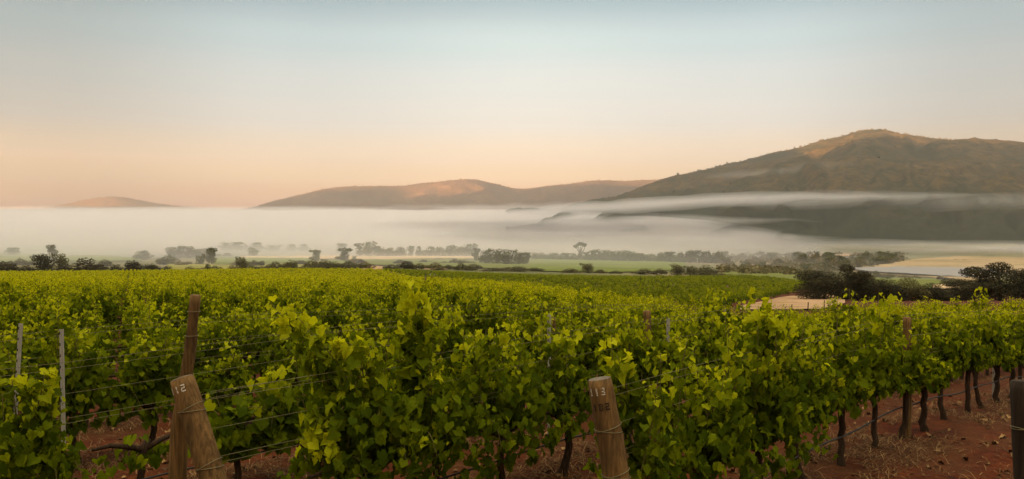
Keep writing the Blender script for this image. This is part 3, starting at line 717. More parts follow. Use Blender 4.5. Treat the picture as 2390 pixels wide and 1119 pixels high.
def vine_leaves(seed, dens=1.0, heroes=(), length=.62, low=.34, top=1.14, wide=.27, canes=19, leafs=.069):
    """x along the row, z up.  Returns leaf arrays, ages, cane paths"""
    r = np.random.default_rng(seed); P, Nn, Tt, S, A, paths = [], [], [], [], [], []
    specs = []
    for i in range(canes):
        x0 = r.uniform(-length / 2, length / 2); side = r.choice((-1, 1)); kind = r.random()
        b = np.array([x0, side * .03, .62])
        if kind < .62: e = np.array([x0 * .6 + r.normal(0, .10), side * r.uniform(.02, wide * .8), r.uniform(top - .28, top + .12) + (r.random() < .5) * r.uniform(.10, .36)]); c = (b + e) / 2 + (0, side * .06, .05)
        else: e = np.array([x0 + r.normal(0, .18), side * r.uniform(wide * .7, wide * 1.35), r.uniform(low, .85)]); c = (b + e) / 2 + (0, side * .06, r.uniform(.18, .45))
        specs.append((b, c, e, 1.0))
    for b, c, e in heroes: specs.append((np.array(b, float), np.array(c, float), np.array(e, float), 1.75))
    for b, c, e, boost in specs:
        t = np.linspace(0, 1, 12)[:, None]; path = b * (1 - t) ** 2 + 2 * c * t * (1 - t) + e * t * t; paths.append(path)
        ln = np.linalg.norm(np.diff(path, axis=0), axis=1).sum(); n = max(6, int(ln / .023 * dens * boost))
        tt = (np.arange(n) + r.uniform(0, .8, n)) / n; q = np.stack([np.interp(tt, t[:, 0], path[:, k]) for k in range(3)], 1)
        az = r.uniform(0, 6.28, n); off = np.stack([np.cos(az), np.sin(az), r.uniform(-.2, .5, n)], 1)
        P.append(q + off * r.uniform(.03, .10, n)[:, None]); out = off.copy(); out[:, 1] += np.sign(q[:, 1]) * .5
        Nn.append(out * .8 + np.array([0, 0, .6]) + r.normal(0, .7, (n, 3))); Tt.append(off * .8 + np.array([0, 0, -.75]) + r.normal(0, .3, (n, 3)))
        S.append(leafs * (1.12 - (.35 if boost > 1 else .62) * tt ** 3) * (1.1 if boost > 1 else 1) * r.uniform(.5, 1.3, n)); A.append(np.clip(tt ** 3 * (1.0 if boost > 1 else .7) + r.normal(0, .05, n), 0, 1) * (q[:, 2] > .75) + .05)
    nf = int(210 * dens)
    z = r.uniform(low + .05, top - .15, nf); x = r.uniform(-.6, .6, nf) * length * (1.15 - .5 * (z - low) / (top - low)); hw = wide * np.sqrt(np.clip(1 - ((z - .8) / .62) ** 2, .1, 1)); sd = r.choice((-1, 1), nf)
    q = np.stack([x, sd * hw * r.uniform(.55, 1.1, nf), z], 1); P.append(q)
    Nn.append(np.stack([r.normal(0, .4, nf), sd * .8, .6 + r.normal(0, .3, nf)], 1)); Tt.append(np.stack([r.normal(0, .5, nf), sd * .4, -.8 + r.normal(0, .3, nf)], 1))
    S.append(leafs * r.uniform(.55, 1.35, nf)); A.append(np.clip(r.normal(.08, .06, nf), 0, 1))
    return tuple(np.concatenate(k) for k in (P, Nn, Tt, S, A)) + (paths, r)
def vine_parts(seed, **k):
    P, Nn, Tt, S, A, paths, r = vine_leaves(seed, **k)
    V, Fc = place_leaves(P, Nn, Tt, S, LV, LT, r)
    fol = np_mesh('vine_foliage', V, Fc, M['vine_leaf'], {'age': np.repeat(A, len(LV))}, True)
    B = Bag()
    for p in paths: B.tube(p, np.linspace(.006, .002, len(p)), 5)
    can = B.mesh('vine_canes', M['cane'])
    T = Bag(); lean = r.normal(0, .05, 2)
    z = np.linspace(-.08, .62, 9); w = np.column_stack([lean[0] * np.sin(z * 5) + r.normal(0, .009, 9), lean[1] * np.sin(z * 4) + r.normal(0, .009, 9), z])
    T.tube(w, np.array([.05, .042, .034, .032, .03, .031, .03, .034, .03]) * r.uniform(.85, 1.15), 9)
    for s in (-1, 1):
        T.tube([w[-2], w[-2] + (s * .12, 0, .05), (s * .28, r.normal(0, .02), .63), (s * .42, 0, .62)], [.026, .023, .019, .012], 7)
    return T.mesh('vine_trunk', M['vine_bark'], True), can, fol
VAR = [vine_parts(300 + i, top=(.92, 1.12, 1.26, 1.02)[i % 4], wide=.19 + .025 * (i % 3), length=.40 + .06 * (i % 3), leafs=.069, dens=1.15, canes=18 + i % 4) for i in range(12)]
VAR_OPEN = [vine_parts(420 + i, top=(1.0, 1.14, 1.24)[i % 3], low=.54, wide=.17, length=.42, leafs=.069, dens=1.1, canes=17) for i in range(5)]
ROW = Vector((1, 1, 0)).normalized(); RA = math.radians(45); DX = 2.48; Y0 = 5.1; X2 = .55     # row k starts at (X2 + (k-2)*DX, Y0) and runs along ROW
VG = 'grapevines growing in the vineyard rows'
def grapevine(x, y, parts, label, rz=None, s=1.0):
    o = empty('grapevine', (x, y, gz(x, y)), RA if rz is None else rz, s)
    for nme, me in zip(('trunk', 'cane', 'foliage'), parts): link(nme, me, o)
    return prop(o, label, 'grapevine', VG)
def row_pt(k, t): return X2 + (k - 2) * DX + t, Y0 + t
EDGE = ([-900, 0, 640, 870, 885, 960, 1120, 1300, 1500, 1700, 2000, 2390, 3000], [215, 215, 222, 228, 190, 118, 92, 73, 54, 44, 46, 48, 48])
def to_local(px, y, d, x0, y0):
    """world point of a photo pixel at a distance, in the frame of a vine standing at (x0, y0) on its row"""
    X, Y = px2(px, d); Z = H - (y - HY) * d / F; dx, dy = X - x0, Y - y0
    return ((dx + dy) * .7071, (dy - dx) * .7071, Z - gz(x0, y0))
# the named vines of the front rows (row, steps along the row, seed, options, hero shoots as photo pixels, label)
special = []
def front(k, t, seed, label, heroes=(), s=1.0, **kw):
    x, y = row_pt(k, t)
    hs = []
    for (p0, p1, p2) in heroes:
        hs.append([to_local(*p, x, y) for p in (p0, p1, p2)])
    special.append((k, t)); grapevine(x, y, vine_parts(seed, heroes=hs, **kw), label, s=s)
front(1, .80, 901, 'front grapevine with a long pale shoot reaching up left beside the leaning post',
      [((800, 960, 5.9), (760, 860, 5.85), (628, 706, 5.8)), ((830, 940, 5.9), (800, 850, 5.8), (690, 740, 5.8)), ((850, 960, 5.9), (850, 800, 5.8), (800, 800, 5.8)), ((800, 960, 5.8), (740, 900, 5.7), (720, 1080, 5.6)), ((820, 960, 5.8), (790, 900, 5.6), (760, 1110, 5.5))], low=.25, top=1.3, canes=20, wide=.36, dens=1.15)
front(1, 1.30, 902, 'front grapevine with the tallest upright shoot in the middle of the photo',
      [((960, 900, 6.2), (985, 800, 6.2), (958, 655, 6.25)), ((960, 900, 6.2), (930, 800, 6.2), (985, 690, 6.25)), ((960, 900, 6.3), (1010, 790, 6.3), (975, 720, 6.3)), ((960, 940, 6.1), (940, 900, 5.9), (930, 1110, 5.8))], low=.2, top=1.32, canes=20, wide=.36, dens=1.2)
front(1, 1.85, 903, 'front grapevine right of the tallest shoot with dense dark skirt of leaves', [((1100, 900, 6.8), (1120, 800, 6.8), (1185, 765, 6.7))], low=.25, top=1.26, canes=19, wide=.36, dens=1.2)
front(1, 2.42, 904, 'front grapevine whose bare dark trunk stands left of the upright numbered post', [((1270, 900, 7.4), (1300, 800, 7.4), (1330, 790, 7.4))], low=.42, top=1.18, canes=17, wide=.32)
front(2, .38, 905, 'grapevine with a tall yellow green shoot right behind the upright numbered post',
      [((1470, 990, 5.5), (1430, 900, 5.5), (1428, 782, 5.5)), ((1480, 990, 5.5), (1500, 880, 5.5), (1545, 940, 5.4)), ((1480, 980, 5.5), (1460, 880, 5.4), (1440, 830, 5.5))], low=.5, top=1.22, canes=7, wide=.24, dens=.8)
front(2, .85, 906, 'grapevine with a dark low skirt second from the upright numbered post', low=.22, top=1.28, canes=18, wide=.34, dens=1.15)
front(2, 1.45, 907, 'grapevine with the highest curling shoot tip right of the upright numbered post',
      [((1770, 880, 6.6), (1800, 780, 6.6), (1778, 690, 6.6)), ((1770, 880, 6.6), (1740, 800, 6.6), (1800, 730, 6.6)), ((1790, 880, 6.6), (1840, 800, 6.6), (1830, 745, 6.6))], low=.3, top=1.34, canes=20, wide=.34, dens=1.15)
front(2, 2.10, 908, 'grapevine with a kinked trunk at the left end of the row beside the red track', low=.56, wide=.20, top=1.24, canes=16)
front(2, 2.68, 909, 'grapevine with straight dark trunk next after the kinked trunk beside the red track', [((2040, 900, 7.8), (2060, 800, 7.8), (2085, 690, 7.8))], low=.56, wide=.20, top=1.22, canes=16)
front(2, 3.22, 910, 'grapevine on the third bare trunk of the open row beside the red track', low=.56, wide=.20, top=1.18, canes=16)
front(0, .72, 911, 'yellowish bushy grapevine at the lower left edge of the photo', [((60, 1000, 5.8), (100, 900, 5.8), (95, 870, 5.8)), ((30, 1000, 5.8), (20, 900, 5.8), (20, 890, 5.8))], low=.2, top=1.18, canes=20, wide=.40, dens=1.2)
front(0, 1.42, 912, 'thin grapevine with almost bare dark trunk left of the leaning post', low=.4, top=.7, canes=2, wide=.15, dens=.25)
front(0, 1.98, 913, 'low young grapevine with light leaves right of the leaning post', low=.30, top=.80, canes=6, wide=.18, dens=.55, leafs=.11)
front(0, 2.36, 914, 'small young grapevine with one upright shoot right of the leaning post', [((640, 985, 7.4), (640, 930, 7.4), (634, 872, 7.4))], low=.35, top=.85, canes=5, wide=.16, dens=.5, leafs=.11)
cand, rest = [], []
for k in range(-150, 3):
    for i in range(0, 330):
        t = .35 + i * .56 + (hsh(np.array(k), np.array(i)) - .5) * .12
        x, y = row_pt(k, t)
        if y < 4 or k > 2: continue
        u = x / y
        if abs(u) > .80: continue
        px = CX + F * u
        if k == 0 and t < 2.6: continue
        if k == 1 and t < 2.75: continue
        if k == 2 and t < 3.5: continue
        e = np.interp(px, *EDGE)
        if y > e: continue
        d = math.hypot(x, y)
        jx = (hsh(np.array(k), np.array(i), 3) - .5) * .1
        (cand if abs(u) < .66 + .4 / y else rest).append((d, x + jx, y - jx, k))
cand.sort()
mine, more = cand[:300 - len(special)], [c[:3] for c in cand[300 - len(special):] + rest]
for n, (d, x, y, k) in enumerate(mine):
    a = random.random()
    grapevine(x, y, random.choice(VAR_OPEN if k == 2 else VAR), 'leafy green grapevine among the dense rows behind the front posts', RA + (math.pi if a < .5 else 0), (1, 1, random.uniform(.84, 1.14)))
# the second, deeper green block beyond the farm track
second = []
for k in range(-190, 6):
    for i in range(0, 330):
        t = .2 + i * .75 + random.uniform(-.1, .1)
        x, y = X2 + (k - 2) * DX + t, Y0 + t
        u = x / y; px = CX + F * u
        if px < 893 or px > 1908: continue
        e = np.interp(px, *EDGE); lo = e * 1.09 + 4 if px < 1700 else np.interp(px, [1700, 1770, 1850, 1908], [50, 66, 100, 150])
        hi = np.interp(px, [893, 1000, 1300, 1700, 1800, 1908], [236, 246, 255, 250, 240, 205])
        if lo < y < hi: second.append((math.hypot(x, y), x, y))
def mass():
    """all further vines as one mass: leaf clumps that thin out with distance"""
    Vs, Fs, As, Ms, base = [], [], [], [], 0
    protos = {}
    for lod, nl, big in ((0, 320, 1.0), (1, 110, 1.8), (2, 40, 3.0)):
        protos[lod] = []
        for sd in range(8):
            P, Nn, Tt, S, A, _, r = vine_leaves(500 + sd, canes=14, dens=1.0, top=1.12, wide=.22, length=.42)
            key = P[:, 2] + r.uniform(0, .8, len(P)); ix = np.argsort(-key)[:nl] if lod else np.argsort(-key)[:nl]
            V, Fc = place_leaves(P[ix], Nn[ix], Tt[ix], S[ix] * big, QV, QT, r)
            protos[lod].append((V, Fc, np.repeat(A[ix], 4)))
    for blk, lst in ((0, more), (1, second)):
        for d, x, y in lst:
            lod = 0 if d < 48 else (1 if d < 105 else 2)
            if abs(x / y) > .72 and d > 60: continue
            if lod == 2 and random.random() < .25: continue
            V, Fc, A = protos[lod][random.randrange(8)]
            a = RA + (math.pi if random.random() < .5 else 0); c, s = math.cos(a), math.sin(a); h = random.uniform(.88, 1.12)
            W = np.stack([V[:, 0] * c - V[:, 1] * s + x, V[:, 0] * s + V[:, 1] * c + y, V[:, 2] * h], 1)
            Vs.append(W); Fs.append(Fc + base); base += len(V); As.append(np.clip(A + (random.uniform(-.03, .1) if not blk else random.uniform(-.25, .35) * (random.random() < .7)), -.3, 1)); Ms.append(np.full(len(Fc), blk))
    # ground height for all at once
    cen = np.array([(x, y) for blk, lst in ((0, more), (1, second)) for d, x, y in lst])
    V = np.concatenate(Vs); gx = np.concatenate([np.repeat(w[:, :2].mean(0)[None], len(w), 0) for w in Vs])
    uniq = np.array([w[:, :2].mean(0) for w in Vs]); zz = terrain(uniq[:, 0], uniq[:, 1]); V[:, 2] += np.repeat(zz, [len(w) for w in Vs])
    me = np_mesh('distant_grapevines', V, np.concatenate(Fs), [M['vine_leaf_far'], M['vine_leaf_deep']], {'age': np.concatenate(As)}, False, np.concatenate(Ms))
    o = link('distant_grapevines', me)
    prop(o, 'green mass of further vineyard rows sloping down to the hedges, deeper green beyond the farm track', 'grapevines', kind='stuff')
    print('VINES', len(mine), len(more), len(second), 'faces', len(me.polygons))
mass()

# ------------------------------------------------------------------ posts, wires, hoses
SEG = {'0': 'abcdef', '1': 'bc', '2': 'abged', '3': 'abgcd', '5': 'afgcd', '8': 'abcdefg'}
def number(B, text, centre, axis, rad, ang0, zc, hgt, wid, lift=.0025):
    """stencilled digits wrapped on the curved face of a post; zc is measured down from the top"""
    ax = np.array(axis) / np.linalg.norm(axis); t = np.array(centre)
    e1 = np.cross(ax, (0, 1, 0)); e1 /= np.linalg.norm(e1); e2 = np.cross(ax, e1)
    if e2[1] > 0: e2 = -e2
    def pt(a, h): return t + ax * h + (rad + lift) * (e1 * math.sin(a) * (1 if e1[0] > 0 else -1) + e2 * math.cos(a))
    def bar(a0, a1, h0, h1):
        n = 5; V, Q = [], []
        for i in range(n):
            a = a0 + (a1 - a0) * i / (n - 1); V += [pt(a, h0), pt(a, h1)]
        for i in range(n - 1): Q.append((2 * i, 2 * i + 2, 2 * i + 3, 2 * i + 1))
        B.add(np.array(V), np.array(Q))
    step = wid * 1.45 / rad; th = wid * .30
    for n, chx in enumerate(text):
        c = ang0 + (n - (len(text) - 1) / 2) * step; w = wid / rad / 2; q = th / rad; g = hgt * .04
        top, mid, bot = -zc + hgt / 2, -zc, -zc - hgt / 2
        for s_ in SEG[chx]:
            if chx == '1': bar(c - q * .6, c + q * .6, mid + g if s_ == 'b' else bot, top if s_ == 'b' else mid + g); continue
            if s_ == 'a': bar(c - w, c + w, top - th, top)
            if s_ == 'd': bar(c - w, c + w, bot, bot + th)
            if s_ == 'g': bar(c - w + q * .4, c + w - q * .4, mid - th / 2, mid + th / 2)
            if s_ == 'b': bar(c + w - q, c + w, mid + g, top - th - g)
            if s_ == 'c': bar(c + w - q, c + w, bot + th + g, mid - g)
            if s_ == 'f': bar(c - w, c - w + q, mid + g, top - th - g)
            if s_ == 'e': bar(c - w, c - w + q, bot + th + g, mid - g)
def round_post(B, a, b, r0, r1, wob=.006, n=26, seg=20, seed=0):
    a, b = np.array(a, float), np.array(b, float); t = np.linspace(0, 1, n)[:, None]
    P = a * (1 - t) + b * t
    V, Q, T = tube(P, np.linspace(r0, r1, n), seg)
    r = np.random.default_rng(seed); ang = np.tile(np.arange(seg), n); lev = np.repeat(np.arange(n), seg)
    ax = np.repeat(P, seg, 0); off = V[:n * seg] - ax
    k = 1 + (vnoise(ang * .9, lev * .22, seed) - .5) * wob * 22 + (vnoise(ang * 2.1, lev * .1, seed + 4) - .5) * wob * 12
    k = k * np.where(lev == n - 1, .93, 1)
    V[:n * seg] = ax + off * k[:, None]; B.add(V, Q, T)
def ring(B, centre, axis, rad, r=.0028, tilt=0.0):
    ax = np.array(axis) / np.linalg.norm(axis); e1 = np.cross(ax, (0, 1, 0)); e1 /= np.linalg.norm(e1); e2 = np.cross(ax, e1)
    a = np.linspace(0, 2 * np.pi, 25); P = np.array(centre) + rad * (np.cos(a)[:, None] * e1 + np.sin(a)[:, None] * e2) + ax * (tilt * np.cos(a))[:, None]
    B.tube(P, r, 5)
def end_post(base, top, r0, r1, text, black, label, m='post_wood', ang=0.0, wires=(.45,), seed=1, marks=None):
    base, top = np.array(base), np.array(top); o = empty('end_post', tuple(base)); rel = top - base
    B = Bag(); round_post(B, -rel * .05, rel, r0, r1, seed=seed); link('post_shaft', B.mesh('post_shaft', M[m], True), o)
    # worn cap of end grain
    Bc = Bag(); round_post(Bc, rel * .999, rel * 1.004, r1 * .90, r1 * .88, n=3, seed=seed); link('end_grain', Bc.mesh('end_grain', M['post_top'] if m == 'post_wood' else M[m], True), o)
    if text:
        if marks:
            Bb = Bag(); number(Bb, '8', rel, rel, r1 * 1.02, ang, .07, .075, .12, .0012); 
        Bn = Bag(); number(Bn, text, rel, rel, r1 * 1.05, ang, .068, .046, .026, .004); link('painted_number', Bn.mesh('painted_number', M['white_paint']), o)
        if black:
            Bk = Bag(); number(Bk, black, rel, rel, r1 * 1.06, ang + .12, .165, .045, .028, .004); link('black_number', Bk.mesh('black_number', M['black_paint']), o)
    Bw = Bag()
    for f in wires:
        L = np.linalg.norm(rel); ring(Bw, rel * (1 - f / L), rel, r1 + (r0 - r1) * f / L + .004, tilt=.02); ring(Bw, rel * (1 - f / L) + (0, 0, .02), rel, r1 + (r0 - r1) * f / L + .004, tilt=-.015)
    link('wire_wrap', Bw.mesh('wire_wrap', M['wire']), o)
    return prop(o, label, 'post', 'wooden end posts of the vine rows')
end_post((-1.60, 4.92, 0), (-2.15, 5.2, 1.405), .088, .078, '112', None, 'thick leaning wooden end post with a white painted number, left of the front vines', ang=-.15, wires=(.22, .60), seed=3)
end_post((.80, 5.0, 0), (.56, 5.12, 1.42), .092, .081, '113', '102', 'upright wooden end post with white number and black number at the front centre right', ang=-.42, wires=(.33, .62), seed=8)
end_post((3.27, 4.9, 0), (3.25, 5.05, 1.42), .10, .09, '', None, 'dark wooden end post cut by the right edge of the photo', 'post_dark', wires=(.3,), seed=12)  # end post in the darker wood colour
def wood_pole(pts, rad, label, m='post_wood', name='wooden_post', seed=0, nails=True):
    o = empty(name, tuple(pts[0])); b = np.array(pts[0]); B = Bag()
    P = np.array(pts, float) - b; t = np.linspace(0, 1, 22); tt = np.linspace(0, 1, len(P)); path = np.stack([np.interp(t, tt, P[:, k]) for k in range(3)], 1)
    V, Q, T = tube(path, np.interp(t, np.linspace(0, 1, len(rad)), rad), 12); V[:, :2] += (vnoise(V[:, 2] * 9, V[:, 0] * 60, seed) - .5)[:, None] * .008; B.add(V, Q, T)
    link('post_shaft', B.mesh('post_shaft', M[m], True), o)
    for f in (.93, .8):
        Bs = Bag(); ring(Bs, path[int(21 * f)], (0, .05, 1), rad[-1] * 1.08 + .004, .0022)
        link('wire_wrap', Bs.mesh('wire_wrap', M['wire']), o)
    return prop(o, label, 'post')
def at(px, y, d): x, yy = px2(px, d); return (x, yy, H - (y - HY) * d / F)
wood_pole([(*px2(392, 5.42), -.05), at(412, 1000, 5.40), at(430, 880, 5.38), at(443, 790, 5.36), at(454, 690, 5.35)], [.066, .058, .044, .036, .034], 'tall thin weathered brace pole rising behind the leaning numbered post', seed=2)
def field_post(px, ytop, d, r, label, m='post_wood'):
    x, y = px2(px, d); z = gz(x, y); wood_pole([(x, y, z - .05), (x + .008, y, (z + H - (ytop - HY) * d / F) / 2), at(px - 3, ytop, d)], [r * 1.15, r], label, m, seed=px)
field_post(1514, 727, 9.1, .042, 'plain wooden post standing out of the vines right of centre')
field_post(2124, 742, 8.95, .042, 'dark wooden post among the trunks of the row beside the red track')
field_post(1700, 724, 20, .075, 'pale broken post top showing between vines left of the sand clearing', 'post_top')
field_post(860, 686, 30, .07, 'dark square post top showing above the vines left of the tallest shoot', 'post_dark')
field_post(1295, 742, 12.2, .03, 'thin grey wooden stake just right of the shiny steel post')
def steel_post(px, ytop, d, label, lean=0.0, w=.034):
    x, y = px2(px, d); z = gz(x, y); h = H - (ytop - HY) * d / F - z
    o = empty('steel_post', (x, y, z)); o.rotation_euler = (0, lean, R(20))
    B = Bag(); t = .004
    prof = np.array([(-w/2, w*.45), (-w/2, 0), (-w*.2, 0), (-w*.1, w*.18), (w*.1, w*.18), (w*.2, 0), (w/2, 0), (w/2, w*.45), (w/2-t, w*.45), (w/2-t, t), (w*.2, t), (w*.1+t, w*.18+t), (-w*.1-t, w*.18+t), (-w*.2, t), (-w/2+t, t), (-w/2+t, w*.45)])
    n = len(prof); V = np.concatenate([np.column_stack([prof, np.full(n, zz)]) for zz in (-.2, h)])
    j = np.arange(n); jn = (j + 1) % n; B.add(V, np.stack([j, jn, jn + n, j + n], -1))
    link('post_profile', B.mesh('post_profile', M['galvanised']), o)
    Bh = Bag()
    for zz in np.arange(.3, h, .1): Bh.add(np.array([(-.004, -.0015, zz), (.004, -.0015, zz), (.004, -.0015, zz + .025), (-.004, -.0015, zz + .025)]) + (-w * .35, 0, 0), np.array([[0, 1, 2, 3]]))
    link('wire_slots', Bh.mesh('wire_slots', M['black_paint']), o)
    return prop(o, label, 'post', 'steel trellis posts in the vineyard')
steel_post(138, 770, 7.05, 'bright steel trellis post with slots near the lower left corner')
steel_post(13, 757, 7.3, 'grey leaning steel trellis post at the left edge', R(4))
steel_post(1283, 733, 8.6, 'shiny thin steel trellis post standing above the vines at centre', 0, .035)
steel_post(1562, 745, 10.2, 'short pale steel post top right of the plain wooden post', 0, .04)
steel_post(2328, 750, 12, 'faint steel post in the far end of the row beside the red track', 0, .035)
WG = 'trellis wires along the vine rows'
def wire(k, z0, t0, t1, rad, name, m, label, sag=.02, group=WG, cat='wire', start=None, jit=0):
    pts = []
    ts = np.linspace(t0, t1, 40)
    for i, t in enumerate(ts):
        x, y = row_pt(k, t); z = gz(x, y) + z0 - sag * abs(math.sin(t * 1.1 + k)) + jit * math.sin(t * 5.3 + k)
        if i == 0 and start is not None: x, y, z = start
        pts.append((x, y, z))
    prop(link(name, Bag().tube(pts, rad, 6).mesh(name, m, True)), label, cat, group)
for k, t1 in ((2, 9), (1, 9), (0, 10), (-1, 10)):
    for z in (1.36, 1.31, 1.12, .93, .89):
        wire(k, z, 0.0, t1, .0014, 'trellis_wire', M['wire'], 'thin trellis wire stretched along a vine row between the posts')
for k, lab in ((2, 'black drip hose hanging low along the row beside the red track'), (1, 'black drip hose sagging under the tallest front vines'), (0, 'black drip hose crossing behind the leaning post')):
    wire(k, .34, -.1, 9, .0085, 'irrigation_hose', M['hose'], lab, .05, 'drip irrigation hoses', 'hose', jit=.012)
for i, (px, yt, d) in enumerate(((1888, 706, 52), (1926, 702, 54), (1850, 712, 50))):
    x, y = px2(px, d); z = gz(x, y); o = empty('stake', (x, y, z))
    link('stake_shaft', Bag().tube([(0, 0, -.1), (.02, 0, H - (yt - HY) * d / F - z)], [.04, .03], 7).mesh('stake_shaft', M['post_dark'], True), o)
    prop(o, ('thin dark stake standing on the sand clearing, the middle one of three', 'thin dark stake nearest the tall tree on the sand clearing', 'thin dark stake at the left side of the sand clearing')[i], 'stake', 'thin stakes on the sand clearing')

# ------------------------------------------------------------------ straw and litter on the soil
def straw():
    m, N, L = mat('straw'); g = N.new('ShaderNodeNewGeometry')
    surf(N, L, ramp_from(N, L, g.outputs['Random Per Island'], [(0, (.045, .020, .007)), (.6, (.12, .060, .021)), (1, (.30, .18, .07))]), .9, spec=.2)
    n = 130000; d = np.exp(rng.uniform(math.log(4.6), math.log(17), n)); u = rng.uniform(-.72, .72, n); x = u * d; y = d
    lat = ((x - X2) - (y - Y0)) / DX; fr = np.abs(lat - np.round(lat))           # 0 under a row, .5 in the track between rows
    keep = (rng.random(n) < np.where(fr < .30, 1, .14)) & (vnoise(x * 1.3, y * 1.3, 31) > .22); x, y = x[keep], y[keep]; n = len(x)
    z = terrain(x, y) + np.exp(-((x * x + y * y) / 196)) * (fbm(x * 1.1, y * 1.1, 4, 3) * .10 + fbm(x * 5, y * 5, 3, 9) * .03)
    a = rng.uniform(0, 6.28, n); ln = rng.uniform(.04, .17, n); lift = np.abs(rng.normal(0, .35, n)); w = rng.uniform(.0012, .0034, n)
    D = np.stack([np.cos(a), np.sin(a), lift], 1); S = np.stack([-np.sin(a), np.cos(a), 0 * a], 1)
    b = np.stack([x, y, z + .006], 1); mid = b + D * ln[:, None] * .5 + np.array([0, 0, .012]); e = b + D * ln[:, None] * np.array([1, 1, .7])
    V = np.stack([b - S * w[:, None], b + S * w[:, None], mid + S * w[:, None], e, mid - S * w[:, None]], 1).reshape(-1, 3)
    i = np.arange(n)[:, None] * 5
    Q = (i + np.array([0, 1, 2, 4])); T = (i + np.array([4, 2, 3]))
    prop(link('dry_straw', np_mesh('dry_straw', V, [Q, T], m)), 'dry straw and dead grass littering the red soil under the vines', 'straw', kind='stuff')
    # fallen leaves
    n = 900; d = np.exp(rng.uniform(math.log(5), math.log(13), n)); x = rng.uniform(-.7, .7, n) * d; y = d
    P = np.stack([x, y, terrain(x, y) + np.exp(-((x * x + y * y) / 196)) * (fbm(x * 1.1, y * 1.1, 4, 3) * .10 + fbm(x * 5, y * 5, 3, 9) * .03) + .015], 1)
    V, Fc = place_leaves(P, np.array([0, 0, 1.]) + rng.normal(0, .25, (n, 3)), rng.normal(0, 1, (n, 3)), rng.uniform(.03, .08, n), LV, LT, rng)
    prop(link('fallen_leaves', np_mesh('fallen_leaves', V, Fc, m)), 'dead vine leaves lying on the red soil', 'leaves', kind='stuff')
straw()

# ------------------------------------------------------------------ fog and haze
def vol_mat(name, dens, col=(.93, .92, .92), an=.0):
    m, N, L = mat(name); v = N.new('ShaderNodeVolumePrincipled'); o = N.new('ShaderNodeOutputMaterial')
    v.inputs['Density'].default_value = dens; v.inputs['Color'].default_value = (*col, 1); v.inputs['Anisotropy'].default_value = an
    L.new(v.outputs[0], o.inputs['Volume']); return m
FOG_COL = (.962, .934, .950)
def fog_bank(layer, dens, label):
    pxs = np.arange(-2600, 2700, 30); ds = np.concatenate([np.arange(300 if layer == 9 else 690, 1600, 22), np.arange(1600, 5900, 90)])
    P, Dm = np.meshgrid(pxs, ds, indexing='ij'); X = (P - CX) / F * Dm; Y = Dm
    top = np.interp(P, [-2600, 900, 1150, 1400, 1550, 1720, 1950, 2700], [0, 0, 2, 1, -10, -25, -41, -44])
    ramp_ = np.interp(Dm, [690, 760, 900, 1100, 1500, 2500, 4500, 5900], [-46, -41, -33, -24, -8, 0, 2, 2])
    Z = np.minimum(ramp_, top + np.interp(Dm, [700, 2500, 4500], [0, 0, 2])) + fbm(X / 260, Y / 420, 4, 61) * np.interp(Dm, [690, 1000, 3000, 6000], [2, 7, 6, 2])
    if layer == 9: Z = np.interp(Dm, [300, 380, 520, 800, 2000, 5900], [-35, -22, -20, -24, -40, -58]) + fbm(X / 130, Y / 130, 3, 31) * 3 - sstep(1650, 1950, P) * 15
    elif layer == 0: Z = Z - np.interp(Dm, [690, 1200, 2500], [0, 3, 9])
    else: Z = Z + np.interp(Dm, [690, 1200, 2500, 5900], (0, (0, 1, 2, 3), (1, 2, 4, 6), (2, 4, 9, 14))[layer]) * (1 + 2.2 * fbm(X / 380, Y / 1100, 4, 91 + layer))
    Z = np.maximum(Z, -58 - layer)
    V = np.stack([X, Y, Z], -1).reshape(-1, 3); nu, nt = P.shape; W = V.copy(); W[:, 2] = -60 - layer * 1.1
    i = np.arange(nu - 1)[:, None] * nt; j = np.arange(nt - 1)[None]
    Q = np.stack([i + j, i + nt + j, i + nt + j + 1, i + j + 1], -1).reshape(-1, 4); n = len(V)
    ring_ = np.concatenate([np.arange(nu) * nt, (nu - 1) * nt + np.arange(1, nt), (np.arange(nu - 2, -1, -1)) * nt + nt - 1, np.arange(nt - 2, 0, -1)])
    nx = np.roll(ring_, -1); S = np.stack([ring_, ring_ + n, nx + n, nx], -1)
    prop(link('fog_bank', np_mesh('fog_bank', np.concatenate([V, W]), outward(np.concatenate([V, W]), [Q, Q[:, ::-1] + n, S]), vol_mat('fog_volume', dens, FOG_COL), smooth=True)),
         label, 'fog', kind='stuff')
fog_bank(0, .0065, 'white dawn fog bank filling the valley below the hills')
fog_bank(1, .0030, 'softer upper layer of the dawn fog, level with the eye')
fog_bank(2, .0011, 'thin uneven layer of the dawn fog against the feet of the hills')
fog_bank(3, .0004, 'faint topmost veil of the dawn fog rising against the hills')
fog_bank(9, .0016, 'light ground mist lying over the fields in front of the fog bank')
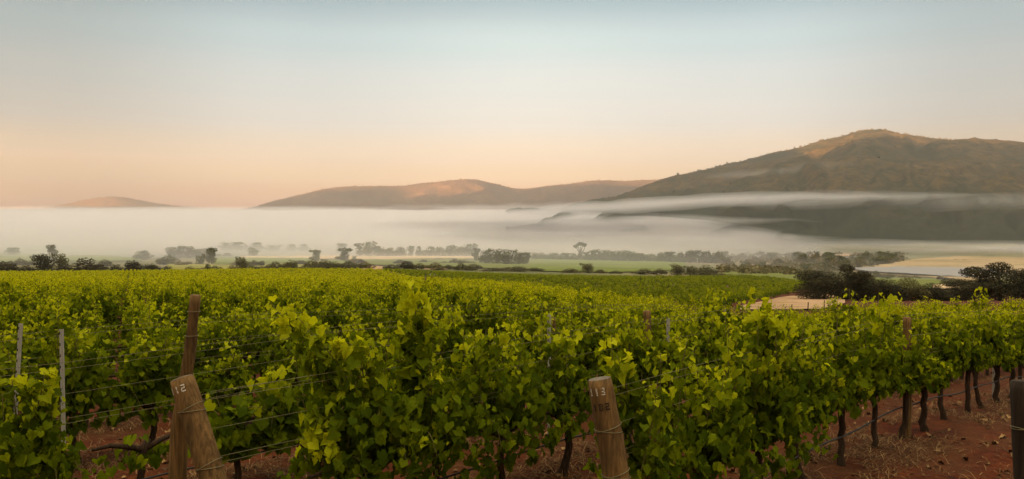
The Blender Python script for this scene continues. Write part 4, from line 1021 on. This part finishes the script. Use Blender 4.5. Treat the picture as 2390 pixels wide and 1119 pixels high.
def fog_wisp(x0, y0, x1, y1, d, thick, deep, dens, label, seed):
    """long soft lens of mist between two photo points at a distance; nested shells make its edge fade"""
    a, b = np.array(at(x0, y0, d)), np.array(at(x1, y1, d)); nu, nv = 110, 20; Vs, Ps, base = [], [], 0
    top = None
    for k, sc_ in enumerate((1.25, .85, .5, .25)):
        u = np.linspace(.035 * k, 1 - .05 * k, nu); v = np.arange(nv) * 2 * np.pi / nv; U, Vv = np.meshgrid(u, v, indexing='ij')
        w = (U - u[0]) / (u[-1] - u[0])
        rr = np.sin(np.pi * np.clip(w, 0, 1)) ** .9 * (.7 + .6 * vnoise(U * 8, Vv * 0 + k * .35, seed)) * sc_ + 1e-3
        P = a + (b - a) * U[..., None]
        hgt = np.sin(Vv) * thick * d / F * rr * (1 + .3 * fbm(U * 22, Vv * 0 + k * .3, 3, seed)) + (fbm(U * 5, U * 0, 3, seed + 9) * .8 + fbm(U * 17, U * 0 + k * .2, 3, seed + 2) * .25) * thick * d / F
        P = P + np.stack([0 * U, np.cos(Vv) * deep * rr, hgt], -1)
        V = P.reshape(-1, 3); i = np.arange(nu - 1)[:, None] * nv; j = np.arange(nv)[None]; jn = (j + 1) % nv
        Q = np.stack([i + j, i + nv + j, i + nv + jn, i + jn], -1).reshape(-1, 4)
        n = len(V); V = np.concatenate([V, [P[0].mean(0), P[-1].mean(0)]]); jj = np.arange(nv); e = (nu - 1) * nv
        T = np.concatenate([np.stack([np.full(nv, n), jj, (jj + 1) % nv], -1), np.stack([np.full(nv, n + 1), e + (jj + 1) % nv, e + jj], -1)])
        me = np_mesh('fog_wisp', V, outward(V, [Q, T]), vol_mat('wisp_volume', dens / 2.4, FOG_COL), smooth=True)
        if top is None: top = prop(link('fog_wisp', me), label, 'fog', kind='stuff')
        else: link('mist_core', me, top)
fog_wisp(860, 512, 2080, 450, 1350, 14, 170, .0038, 'bright streak of mist rising to the right across the middle of the tall hill', 1)
fog_wisp(1450, 472, 2300, 458, 1450, 11, 150, .0022, 'pale hump of mist above the rising streak on the tall hill', 11)
fog_wisp(1350, 478, 2850, 466, 1500, 15, 180, .0012, 'thin veil of mist above the dark foot of the tall hill', 2)
fog_wisp(960, 548, 2000, 556, 1020, 12, 120, .0026, 'low streak of mist lying along the foot of the tall hill', 3)
fog_wisp(1250, 568, 2900, 572, 940, 7, 90, .0030, 'lowest streak of mist along the base of the tall hill', 13)
fog_wisp(1980, 588, 2900, 582, 860, 8, 50, .0085, 'bright low strip of mist beyond the tan slope at right', 4)
fog_wisp(-300, 492, 760, 488, 3200, 5, 300, .0011, 'low ripple of mist along the top of the fog bank at far left', 15)
fog_wisp(600, 490, 1000, 488, 3000, 8, 260, .0016, 'small swell of mist at the foot of the long middle hills', 16)
fog_wisp(850, 488, 1450, 482, 3100, 10, 260, .0010, 'pale mist climbing the right end of the long middle hills', 17)
fog_wisp(1620, 408, 2150, 388, 2050, 12, 160, .0009, 'faint wisp of mist high on the left shoulder of the tall hill', 5)
fog_wisp(1000, 520, 1950, 515, 1150, 10, 120, .0020, 'soft mist streak left of the dark foot of the tall hill', 6)
def haze():
    s, z0, z1 = 6900, -76, 480
    V = np.array([(x, y, z) for z in (z0, z1) for x, y in ((-s, -s), (s, -s), (s, s), (-s, s))], float)
    Q = np.array([(3, 2, 1, 0), (4, 5, 6, 7), (0, 1, 5, 4), (1, 2, 6, 5), (2, 3, 7, 6), (3, 0, 4, 7)])
    prop(link('haze', np_mesh('haze', V, Q, vol_mat('haze_volume', .00013, (.98, .92, .87), .75))), 'thin warm morning haze filling the valley air', 'haze', kind='stuff')
haze()
